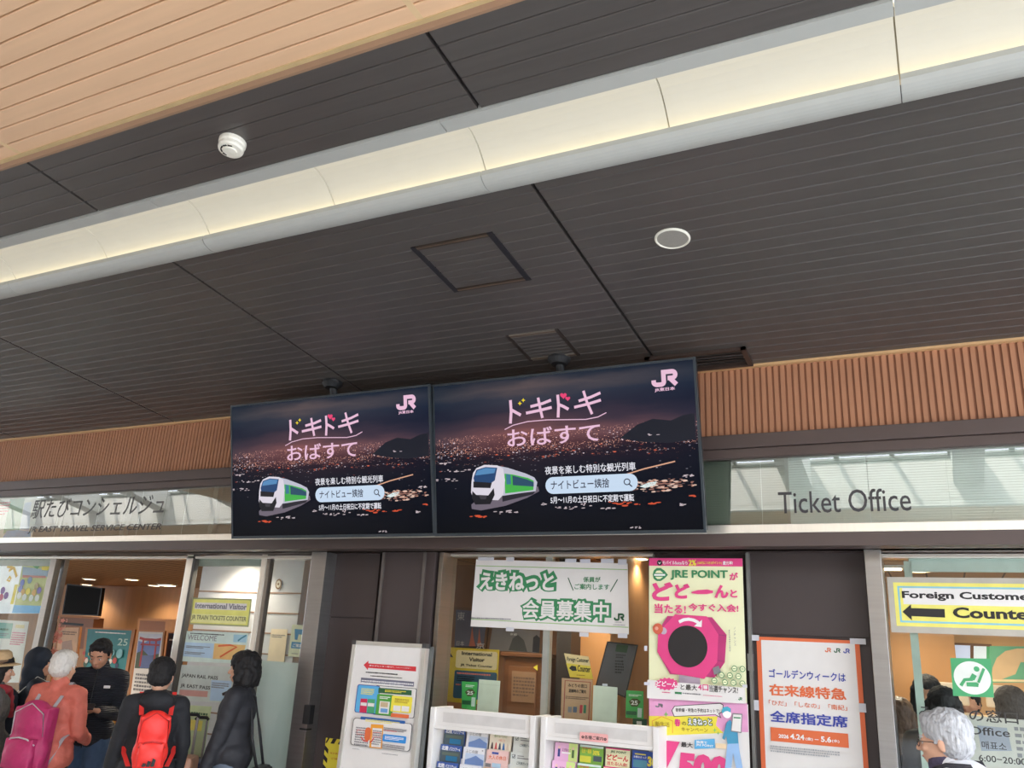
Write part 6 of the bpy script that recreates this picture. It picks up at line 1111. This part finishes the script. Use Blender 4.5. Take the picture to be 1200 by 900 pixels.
# woman in the black quilted jacket
x, y, h_ = spot(285, 782, D * .985)
T, MWw = person('woman with a dark wavy bob in a black quilted jacket, standing by the glass door', x, y, -62, h_, skinA, 'bob', h_black, None, quilt('black_quilt', (40, 40, 45)), grey_tr, {1: ((.19, -.14, .84), (-.1, -.4, -.9)), -1: ((-.20, -.20, .86), (0, -.5, -.8))}, (-8, 0), True, .98, coat_len=.90)
T2 = thing('handkerchief', 'crumpled white tissue in the hand of the woman in black', 'tissue', MWw @ Vector((.18, -.18, .75))); B = Blob(); B.ell((.175, -.205, .735), (.026, .03, .03)); B.ell((.17, -.215, .705), (.02, .026, .028)); B.build('tissue', M('tissue_white', (220, 206, 206), .8), T2, MWw, .007, 2, .008, 60)
T2 = thing('shoulder_bag', 'small black shoulder bag hanging at the woman in the quilted jacket', 'bag', MWw @ Vector((-.02, .2, .80))); bk = fabric('bag_black', (28, 27, 30), .5)
B = Blob(); B.box((-.01, .235, .80), (.24, .09, .21)); B.build('bag_body', bk, T2, MWw, .010, 6, .004, 20); B = Blob(); B.box((-.01, .285, .83), (.22, .03, .13)); B.build('flap', bk, T2, MWw, .009, 4)
mb = MB(); mb.tube([(-.10, .23, .9), (-.14, .155, 1.15), (-.10, .10, 1.38), (.02, .03, 1.475), (.10, -.10, 1.40)], .011, 8); mb.tube([(.09, .23, .9), (.10, .17, 1.1), (.06, .13, 1.3), (.02, .03, 1.475)], .011, 8); mb.build('strap', bk, T2, None, True, MWw)
# grey-haired man at the right, nearest the camera
x, y, h_ = spot(1106, 866, 4.2)
coat_white = fabric('white_jacket', (222, 222, 226), .7)
def shirt(T, MW, MH, arms):
    B = Blob(); B.ell((0, .075, 1.462), (.14, .10, .062)); B.limb((-.15, .03, 1.42), .07, (.15, .03, 1.42), .07); B.build('jacket_hood', coat_white, T, MW, .010, 4, .006, 16)
    B = Blob(); B.limb((0, .004, 1.44), .074, (0, -.012, 1.50), .066); B.build('collar', fabric('check_collar', (70, 62, 84), .8, .3, (60, 60, 60)), T, MW, .009, 3)
    mb = MB()
    for sd in (1, -1): mb.tube([(sd * .10, .165, 1.42), (sd * .115, .12, 1.505), (sd * .125, .03, 1.50), (sd * .125, -.06, 1.46), (sd * .12, -.12, 1.40)], .011, 8)
    mb.build('shoulder_cord', M('cord_black', (40, 38, 44), .6), T, None, True, MW)
T, _ = person('man with grey hair and glasses in a white jacket, facing left by the right window', x, y, -103, h_, skinA, 'short_volume', h_grey, None, fabric('white_jacket', (222, 222, 226), .7), dark_tr, None, (0, 2), True, 1.08, glasses=True, extra=shirt)
# people inside the right window
def inside(label, u, v, Y, hz, face, hair, hm, cm, **k):
    p = at(u, v, Y); hh = p.z / .941 if hz is None else hz; return person(label, p.x, Y, face, hh, skinA, hair, hm, None, cm, denim, k.pop('hands', None), k.pop('head', (0, 0)), True, simple=True, **k)
inside('person with long brown hair in a dark jacket and jeans, inside behind the steel post', 1056, 838, YG + .85, None, 150, 'long', h_brown, black_cloth)
def mask(T, MW, MH, arms):
    B = Blob(); B.ell((0, -.075, 1.53), (.056, .04, .046)); B.build('mask', M('mask_white', (206, 196, 186), .8), T, MH, .009, 2)
inside('person in a white face mask inside the right window, facing out', 1086.5, 812, YG + 1.25, None, 0, 'long', h_black, fabric('brown_top', (90, 62, 50)), extra=mask)
inside('person with black hair inside the right window, back turned, behind the grey-haired man', 1106, 828, YG + .5, None, 180, 'long', h_black, black_cloth)
inside('clerk in a pink top behind the counter under the green seat sign', 1135, 823, YG + 2.6, None, -20, 'short', h_black, fabric('pink_top', (206, 150, 140)))
inside('person with short dark hair and glasses at the right edge inside the window', 1186, 830, YG + .9, None, 175, 'short_volume', h_black, navy)
# luggage between the people in the doorway
def suitcase(label, x, y, rz, mat, hd, tall=.62, handle=True):
    T = thing('suitcase', label, 'suitcase', (x, y, 0)); MW = Matrix.Translation((x, y, 0)) @ Matrix.Rotation(rz, 4, 'Z'); mb = MB(); mb.box((0, 0, tall / 2 + .05), (.34, .22, tall), None, .035); mb.build('shell', mat, T, None, False, MW)
    mb = MB()
    for k in range(5): mb.box((-.12 + k * .06, -.114, tall / 2 + .05), (.022, .012, tall * .84), None, .004)
    mb.build('ribs', mat, T, None, False, MW)
    for a in (-.13, .13):
        for b in (-.08, .08): mb = MB(); mb.lathe([(.03, -.012), (.034, 0), (.03, .012)], (a, b, .03), (1, 0, 0), 14); mb.build('wheel', blk, T, None, False, MW)
    if handle:
        for a in (-.04, .04): mb = MB(); mb.tube([(a, .08, tall + .02), (a, .08, hd)], .009, 8); mb.build('handle_rod', steel, T, None, False, MW)
        mb = MB(); mb.tube([(-.052, .08, hd), (-.035, .08, hd + .018), (.035, .08, hd + .018), (.052, .08, hd)], .012, 8); mb.build('handle_grip', blk, T, None, False, MW)
    return T
for (px, py, lab, col, hd, tl_) in ((-5.18, 5.0, 'navy suitcase with its handle pulled up, between the red backpack and the woman', M('case_navy', (40, 54, 110), .4), 1.12, .78), (-5.31, 5.23, 'black suitcase with its handle up in front of the woman in black', M('case_black', (26, 26, 30), .4), 1.08, .76), (-5.06, 4.78, 'peach coloured suitcase next to the person with the red backpack', M('case_peach', (214, 160, 130), .5), 1.0, .84)): suitcase(lab, px, py, .54, col, hd, tl_, hd != 1.0)
